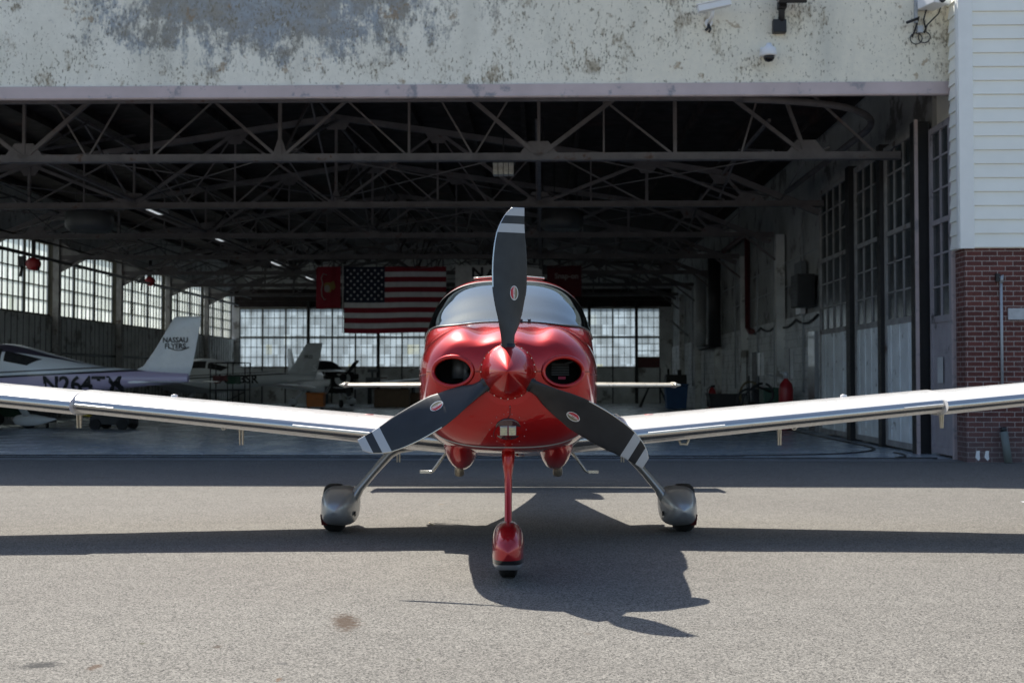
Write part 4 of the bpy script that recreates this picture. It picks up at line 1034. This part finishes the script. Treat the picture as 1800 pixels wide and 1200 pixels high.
for r in range(9):
    for c in range(6 if r % 2 == 0 else 5):
        i = .405*(c*2 + 1 + (r % 2))/12; j = 7/13*(r + 1)/10; p = Vector(fn(i, j)) + Vector((0, -.012, 0))
        ps = [p + Vector((rr*math.sin(k*math.pi/5), 0, rr*math.cos(k*math.pi/5))) for k in range(10) for rr in [(.055 if k % 2 == 0 else .022)]]
        b.add([p] + ps, [(0, 1 + k, 1 + (k+1) % 10) for k in range(10)], 1)
b.build('cloth', [CLR['red'], CLR['wht'], CLR['blu']], T)
b = MB(); b.bar((-W_/2 - .04, 0, 0), (-W_/2 - .04, 0, HH + .02), .07, .02); b.build('hoist_band', CLR['wht'], T)
T, W_, HH = flag_thing('red_flag', 'crimson flag with a gold and grey emblem and a white ribbon, beside the stripes', 'flag', 555, 598, 468, 541)
fn = flag_pts(-W_/2, W_/2, 0, HH, .02, 1)
b = MB(); b.grid(fn, 16, 16); b.build('cloth', CLR['red'], T)
b = MB()
e = lambda x, z: (x*W_, -.045, z*HH)
b.add([e(.02 + .17*math.cos(t)*(1 + .25*math.sin(3*t)), .5 + .15*math.sin(t)*(1 + .2*math.cos(2*t))) for t in np.linspace(0, 2*math.pi, 24)[:-1]], [tuple(range(23))], 0)
b.add([tuple(Vector(e(-.04 + .12*math.cos(t), .47 + .09*math.sin(t))) + Vector((0, -.006, 0))) for t in np.linspace(0, 2*math.pi, 24)[:-1]], [tuple(range(23))], 1)
b.add([e(.05, .6), e(.24, .66), e(.30, .5), e(.2, .42), e(.16, .55)], [tuple(range(5))], 0)
b.tube([e(-.05, .80), e(-.2, .83), e(-.28, .72), e(-.22, .6), e(-.27, .45), e(-.25, .3), e(-.15, .2), e(-.08, .22)], .02, 6, m=1)
b.build('emblem', [CLR['gold'], CLR['tan']], T)
T, W_, HH = flag_thing('lettered_banner', 'pale grey lettered banner hanging right of the stars and stripes flag', 'banner', 800, 953, 466, 520)
fn = flag_pts(-W_/2, W_/2, 0, HH, .02, 2)
b = MB(); b.grid(fn, 24, 10); b.build('cloth', CLR['crm'], T)
for tx, x0, z, sz in (('N', -.74, .745, .50), ('ASSAU', .22, .72, .38), ('F', -.74, .30, .46), ('LYERS', .22, .28, .36)):
    t = text_mb(tx, sz, .014); xform(t, lambda p: (x0 + p[0]*1.15, -.05, HH*z + p[1])); t.build('lettering', BLKSTEEL, T)
T, W_, HH = flag_thing('red_banner', 'dark red banner with small pale lettering hanging at the far right of the flags', 'banner', 962, 1022, 467, 522)
fn = flag_pts(-W_/2, W_/2, 0, HH, .02, 3)
b = MB(); b.grid(fn, 12, 10); b.build('cloth', CLR['dred'], T)
t = text_mb('Snap-on', .26, .01); xform(t, lambda p: (p[0] + .08, -.05, HH*.66 + p[1])); t.build('lettering', CLR['tan'], T)

# ------------------------------------------------------------------ ceiling fittings
def ceiling_light(u, v, z, label, size=(.28, 1.2), m=LAMPW):
    T = hthing('ceiling_light', label, 'light', u, v, z, 'fluorescent lights under the roof')
    a, c = size
    b = MB(); b.prism([(-a/2, 0), (a/2, 0), (a*.3, .1), (-a*.3, .1)], 'Y', -c/2, c/2); b.build('housing', WPLAST, T)
    b = MB(); b.rng(-a*.42, a*.42, -c*.48, c*.48, -.03, -.003); b.build('diffuser', m, T)
    b = MB()
    for s in (-1, 1): b.tube([(0, s*c*.4, .1), (0, s*c*.4, 1.0)], .006, 5)
    b.build('hanger', BLKSTEEL, T)
for k, (v, nm) in enumerate(((28.9, 'fluorescent light nearest the doors in the row above the left aircraft'), (34.7, 'fluorescent light second from the doors in the row above the left aircraft'), (42.4, 'fluorescent light third from the doors in the left row'), (48.6, 'fluorescent light farthest back in the left row, by the red flag'))):
    ceiling_light(-9.0, v, 5.12, nm)
T = hthing('hanging_lamp', 'pale box lamp hanging under the front truss right of the middle', 'light', hu(885, 22.0), 22.0, hz(308, 22))
b = MB()
for k in range(4): b.rng(-.18 + k*.092, -.10 + k*.092, -.12, .12, 0, .2)
b.build('shade', M('dusty lamp shade', (.42, .41, .37), .6, var=.2, vscale=20), T); b = MB(); b.rng(-.2, .2, -.1, .1, .2, .24); b.tube([(0, 0, .24), (0, 0, .9)], .012, 6); b.build('hanger', BLKSTEEL, T)
def drum(px, y0, y1, wpx, v, label):
    r = wpx*v/FPX/2; z0, z1 = hz(y1, v), hz(y0, v)
    T = hthing('round_heater', label, 'heater', hu(px, v), v, z0, 'round heaters hung from the roof')
    b = MB(); b.lathe([(r*.55, .02), (r*.8, 0), (r*.86, .03), (r*.96, .08), (r, .12), (r, z1 - z0), (r*.5, z1 - z0 + .05), (.001, z1 - z0 + .05)], (0,0,0), 'Z', 28); b.build('drum', M('dark drum steel', (.05, .052, .055), .5), T)
    b = MB(); b.lathe([(r*.5, .03), (.001, .05)], (0,0,0), 'Z', 20); b.build('grille', BLKSTEEL, T)
    b = MB()
    for a in (0, 2.1, 4.2): b.tube([(r*.7*math.cos(a), r*.7*math.sin(a), z1 - z0), (r*.7*math.cos(a), r*.7*math.sin(a), 1.6)], .01, 5)
    b.build('hanger', BLKSTEEL, T)
drum(155, 372, 405, 84, 27.6, 'dark round ceiling heater above the left windows'); drum(988, 372, 405, 76, 30.5, 'dark round ceiling heater right of the upright propeller blade')
def reel(px, py, v, r, label):
    T = hthing('hose_reel', label, 'reel', hu(px, v), v, hz(py, v), 'red hose reels hanging by the left windows')
    b = MB(); b.lathe([(r*.3, -.11), (r, -.1), (r, -.07), (r*.8, -.06), (r*.8, .06), (r, .07), (r, .1), (r*.3, .11)], (0,0,0), 'Y', 24); b.build('drum', REDP, T)
    b = MB(); b.rng(-.05, .05, -.03, .03, r*.5, r + .6); b.tube([(r*.7, 0, -r*.3), (r*.9, 0, -r*1.0), (r*.85, 0, -r*1.4)], .02, 6); b.build('hanger', BLKSTEEL, T)
    b = MB(); b.rng(-r*2.3, -r*1.3, -.08, .08, -.05, r*1.2); b.tube([(-r*1.8, 0, -.05), (-r*2.0, 0, -.35)], .04); b.build('motor', DGREY, T)
reel(57, 462, 34.5, .18, 'larger red hose reel hanging in front of the leftmost window'); reel(263, 493, 46.5, .17, 'smaller red hose reel hanging farther back by the left windows')

# ------------------------------------------------------------------ workshop things along the walls
def wall_u(off): return UR - off
T = hthing('gas_cylinder', 'tall red gas cylinder standing by the right wall', 'gas cylinder', 5.75, 30.0)
b = MB(); b.lathe([(.001, 0), (.17, 0), (.17, .95), (.14, 1.1), (.05, 1.2), (.05, 1.26), (.001, 1.26)], (0,0,0), 'Z', 24); b.build('tank', REDP, T)
b = MB(); b.lathe([(.06, 1.22), (.06, 1.36), (.03, 1.4)], (0,0,0), 'Z', 14); b.tube([(0, 0, 1.34), (-.14, 0, 1.36)], .025); b.build('valve', GREYST, T)
T = hthing('welding_cart', 'dark green equipment cart with black hoses beside the red gas cylinder', 'cart', 5.6, 30.9)
b = MB(); b.rng(-.28, .28, -.3, .3, .2, 1.0); b.build('body', GREENP, T, bevel=.03)
b = MB()
for x in (-.2, .2): b.lathe([(.1, -.03), (.1, .03)], (x, -.3, .1), 'X', 16); b.lathe([(.1, -.03), (.1, .03)], (x, .3, .1), 'X', 16)
b.build('wheel', RUBBER, T)
b = MB(); b.tube([(.2, -.3, .6), (.2, -.3, 1.2), (-.1, -.3, 1.3), (-.2, -.28, 1.32)], .015, 6); b.build('handle', GREYST, T)
b = MB(); b.tube([(-.3 - .25*math.sin(t), -.32, .85 + .25*math.cos(t)) for t in np.linspace(0, 6, 20)], .03, 8); b.tube([(-.1, -.35, .9), (-.5, -.35, 1.05), (-.75, -.32, .8), (-.9, -.3, .3)], .03, 8); b.build('hose', BLKSTEEL, T)
T = hthing('air_compressor', 'black machine with looped hose and a yellow tag, left of the green cart', 'compressor', 5.6, 32.6)
b = MB(); b.tube([(-.35, 0, .4), (.35, 0, .4)], .22, 18); b.rng(-.2, .2, -.12, .12, .6, .95); b.build('tank', BLKSTEEL, T)
b = MB(); b.tube([(-.35 + .3*math.cos(t), -.26, .65 + .3*math.sin(t)) for t in np.linspace(0, 6.3, 22)], .03, 8); b.build('hose', BLKSTEEL, T)
b = MB(); b.rng(-.05, .1, -.26, -.23, .7, .95); b.build('tag_plate', YELLOW, T)
b = MB()
for x in (-.25, .25): b.lathe([(.1, -.03), (.1, .03)], (x, -.2, .1), 'X', 14)
b.build('wheel', RUBBER, T)
T = hthing('hose_coil', 'ochre coiled hose on a stand against the white block wall', 'hose', 5.85, 36.0)
b = MB(); b.tube([(.28*math.cos(t), -.1 - t*.006, .75 + .38*math.sin(t)) for t in np.linspace(0, 25, 90)], .025, 8); b.build('hose', M('ochre hose', (.14, .11, .05), .6), T)
b = MB(); b.rng(-.02, .02, -.05, 0, 0, 1.3); b.rng(-.25, .25, -.25, .15, 0, .04); b.build('stand', BLKSTEEL, T)
T = hthing('black_tub', 'black open tub on legs by the right wall', 'tub', 5.5, 38.3)
b = MB(); b.prism([(-.42, .35), (.42, .35), (.55, .78), (.5, .78), (.38, .40), (-.38, .40), (-.5, .78), (-.55, .78)], 'Y', -.4, .4); b.rng(-.5, .5, -.4, -.38, .36, .76); b.rng(-.5, .5, .38, .4, .36, .76); b.build('basin', BLKSTEEL, T)
for x in (-.35, .35):
    for y in (-.33, .33): b = MB(); b.rng(x - .025, x + .025, y - .025, y + .025, 0, .35); b.build('leg', BLKSTEEL, T)
T = hthing('fire_extinguisher', 'red fire extinguisher on a stand near the back of the right wall', 'fire extinguisher', 5.85, 43.8)
b = MB(); b.lathe([(.001, .2), (.13, .2), (.13, .75), (.08, .88), (.04, .92), (.001, .92)], (0,0,0), 'Z', 20); b.build('tank', REDP, T)
b = MB(); b.rng(-.03, .1, -.03, .03, .92, .99); b.tube([(-.04, 0, .95), (-.17, 0, .85), (-.16, 0, .45)], .02, 6); b.build('valve', BLKSTEEL, T); b = MB(); b.rng(-.2, .2, -.2, .2, 0, .2); b.build('stand', REDP, T)
T = hthing('blue_bin', 'blue lidless bin standing at the far end of the right wall', 'bin', 5.4, 51.5)
b = MB(); b.prism([(-.38, 0), (.38, 0), (.46, .95), (-.46, .95)], 'Y', -.4, .4); b.rng(-.5, .5, -.45, .45, .95, 1.0); b.build('body', BLUEP, T); b = MB(); b.tube([(-.35, -.45, .9), (.35, -.45, .9)], .025, 8); b.build('handle', BLUEP, T)
T = hthing('engine_block', 'black engine block resting on the blue bin', 'engine', 5.4, 51.5, 1.0)
b = MB(); b.rng(-.42, .42, -.3, .3, 0, .38); b.tube([(-.3, 0, .38), (-.3, 0, .62)], .05); b.tube([(.15, 0, .38), (.15, 0, .58)], .09); b.build('block', BLKSTEEL, T, bevel=.02)
T = hthing('work_table', 'dark metal work table with crossed legs left of the blue bin', 'table', 4.7, 53.5)
b = MB(); b.rng(-.7, .7, -.4, .4, .82, .88); b.build('tabletop', DGREY, T)
for x in (-.6, .6): b = MB(); b.bar((x, -.3, .02), (x*.4, .0, .82), .05); b.bar((x, .3, .02), (x*.4, .0, .82), .05); b.build('leg', DGREY, T)
T = hthing('air_unit', 'black wall-mounted air unit with a small lit box, high on the right wall', 'air unit', UR - .06, 29.4, hz(545, 29.4))
b = MB(); b.rng(-.38, .03, -.5, .25, .05, .8); b.build('casing', BLKSTEEL, T, bevel=.02); b = MB()
for k in range(7): b.rng(-.39, -.38, -.45, .2, .12 + k*.09, .15 + k*.09)
b.build('grille', DGREY, T)
T = hthing('breaker_panel', 'grey electrical panel above a small pale box, high on the right wall', 'panel', UR - .01, 30.4, hz(553, 30.4))
b = MB(); b.rng(-.12, 0, -.45, .4, .42, 1.25); b.build('door', M('dull panel grey', (.13, .14, .15), .6), T); b = MB(); b.rng(-.12, 0, -.3, .25, 0, .36); b.build('meter_box', WPLAST, T)
for v, z0, z1, wv, m, lab in ((31.9, 1.2, 1.95, .7, DIRTWALL, 'pale notice board on the white block wall nearest the doors'), (36.0, 1.3, 1.95, .5, WPLAST, 'white first aid cabinet on the block wall by the dark door')):
    T = hthing('wall_board' if v < 33 else 'wall_cabinet', lab, 'board' if v < 33 else 'cabinet', UR - .005, v, z0)
    b = MB(); b.rng(-.1, 0, -wv/2, wv/2, 0, z1 - z0); b.build('body', m, T, bevel=.01); b = MB(); b.rng(-.108, -.1, -wv/2 - .015, -wv/2 + .02, -.01, z1 - z0 + .01); b.build('edge', DGREY, T)
# left side
T = hthing('tool_chest', 'black wheeled tool chest under the left wing, by the wheel of the lavender aircraft', 'tool chest', hu(72, 31), 31)
b = MB(); b.rng(-.32, .32, -.25, .25, .12, .85); b.build('cabinet', BLKSTEEL, T, bevel=.02)
b = MB()
for k in range(4): b.rng(-.3, .3, -.262, -.25, .16 + k*.17, .30 + k*.17)
b.build('drawer', DGREY, T)
for x in (-.26, .26): b = MB(); b.lathe([(.06, -.02), (.06, .02)], (x, -.2, .06), 'X', 14); b.build('caster', RUBBER, T)
T = hthing('aircraft_tug', 'low black aircraft tug with a yellow tow bar on the hangar floor', 'tug', hu(200, 30), 30)
b = MB(); b.prism([(-.45, .12), (.5, .12), (.5, .3), (.2, .42), (-.3, .42), (-.45, .3)], 'Y', -.35, .35); b.build('chassis', BLKSTEEL, T, bevel=.02)
for x in (-.3, .35):
    for y in (-.38, .38): b = MB(); b.lathe([(.13, -.05), (.13, .05)], (x, y, .13), 'Y', 18); b.build('wheel', RUBBER, T)
b = MB(); b.tube([(-.45, 0, .3), (-1.0, -.1, .42), (-1.25, -.1, .55)], .035); b.tube([(-1.15, -.3, .6), (-1.35, .1, .55)], .03); b.build('tow_bar', YELLOW, T)
T = hthing('power_cart', 'dark green ground power cart at the left edge under the wing', 'cart', hu(30, 33.5), 33.5)
b = MB(); b.rng(-.5, .4, -.3, .3, .2, .75); b.rng(-.2, .25, -.25, .25, .75, .95); b.build('body', GREENP, T, bevel=.03)
for x in (-.35, .25): b = MB(); b.lathe([(.14, -.05), (.14, .05)], (x, -.32, .14), 'Y', 18); b.build('wheel', RUBBER, T)
b = MB(); b.tube([(.4, 0, .5), (.75, 0, .8), (.75, .2, .8)], .025); b.build('handle', DGREY, T)
T = hthing('maintenance_stand', 'black railed maintenance stand in front of the grey-white aircraft', 'stand', hu(405, 45), 45)
b = MB(); b.rng(-.65, .65, -.4, .4, .78, .84); b.build('platform', DGREY, T)
b = MB()
for x in (-.62, -.02 + .02, .62):
    for y in (-.38, .38): b.tube([(x, y, .05), (x, y, 1.78)], .022, 6)
for y in (-.38, .38):
    for z in (1.3, 1.78): b.tube([(-.62, y, z), (.62, y, z)], .022, 6)
b.tube([(-.62, -.38, .1), (.62, -.38, .75)], .02, 6); b.build('guard_rail', BLKSTEEL, T)
T = hthing('coveralls', 'dark red and green jackets draped over the rail of the black stand', 'jackets', hu(392, 44.6), 44.55, 1.05)
b = MB(); b.grid(lambda i, j: (-.35 + .55*i, -.03 + .03*math.sin(9*i + 2*j), .28 - .3*j*(.8 + .2*math.sin(6*i))), 14, 8, m=0); b.grid(lambda i, j: (.16 + .5*i, -.04 + .03*math.sin(8*i), .25 - .28*j), 12, 8, m=1); b.build('cloth', [RUSTP, GREENP], T)
T = hthing('tool_trolley', 'orange tool trolley under the fin of the grey-white aircraft', 'trolley', hu(556, 47.5), 47.5)
b = MB(); b.rng(-.32, .32, -.25, .25, .15, .62); b.rng(-.36, .36, -.28, .28, .62, .68); b.build('body', ORANGE, T, bevel=.02)
for x in (-.26, .26): b = MB(); b.lathe([(.07, -.025), (.07, .025)], (x, -.2, .07), 'Y', 14); b.build('wheel', RUBBER, T)
b = MB(); b.tube([(.36, -.2, .65), (.5, -.2, .9), (.5, .2, .9), (.36, .2, .65)], .02, 6); b.build('handle', GREYST, T)
for px, v, sx, sz, lab in ((690, 54, 1.5, .75, 'wide brown cardboard box stack against the back wall behind the red aircraft'), (735, 56, .8, .55, 'small brown carton on the floor right of the wide box stack')):
    T = hthing('cardboard_box', lab, 'box', hu(px, v), v, 0, 'cardboard boxes near the back wall')
    b = MB(); b.rng(-sx/2, sx/2, -.3, .3, 0, sz); b.build('carton', KRAFT, T, bevel=.01); b = MB(); b.box((0, -.33, sz + .01), (sx*.95, .12, .012), 0, Matrix.Rotation(R(25), 3, 'X')); b.build('flap', KRAFT, T)
T = hthing('work_bench', 'long dark workbench with grey equipment along the back wall', 'bench', hu(650, 60.3), 60.3)
b = MB(); b.rng(-2.2, 2.2, -.4, .4, .85, .92); b.build('benchtop', DGREY, T)
for x in (-2.1, 0, 2.1): b = MB(); b.rng(x - .05, x + .05, -.35, .35, 0, .85); b.build('leg', DGREY, T)
T = hthing('grinder', 'grey bench machine standing on the back workbench', 'machine', hu(655, 60.2), 60.2, .92)
b = MB(); b.rng(-.3, .3, -.2, .2, 0, .35); b.tube([(0, -.1, .35), (0, -.1, .65)], .06); b.rng(-.22, .22, -.22, .1, .6, .75); b.build('body', MIDGREY, T, bevel=.02)
T = hthing('white_carton', 'small white carton standing on the back workbench', 'box', hu(653, 59.98) + .6, 60.1, .92)
b = MB(); b.rng(-.16, .16, -.15, .15, 0, .45); b.build('carton', WPLAST, T, bevel=.01); b = MB(); b.rng(-.17, .17, -.16, -.151, .3, .36); b.build('tape', KRAFT, T)
# small white line on the apron at the right edge, twig in the shade
Y = CAMH*FPX/(881 - 665); X = (1797 - 900)/FPX*Y
b = MB(); b.add([(X - .03, Y - .06, .004), (X + .6, Y - .06, .004), (X + .6, Y + .02, .004), (X - .03, Y + .02, .004)], [(0,1,2,3)]); tag(b.build('road_marking', WPLAST), kind='structure')
p = pt(757, 917, CAMH*FPX/(922 - 665)); b = MB(); b.tube([(p.x - .02, p.y + .12, .012), (p.x, p.y + .02, .01), (p.x + .03, p.y - .09, .012)], .005, 6); b.tube([(p.x, p.y + .02, .01), (p.x + .04, p.y + .05, .012)], .003, 5); tag(b.build('twig', M('dry twig', (.4, .33, .22), .8)), 'pale dry twig lying at the edge of the wing shadow', 'twig')
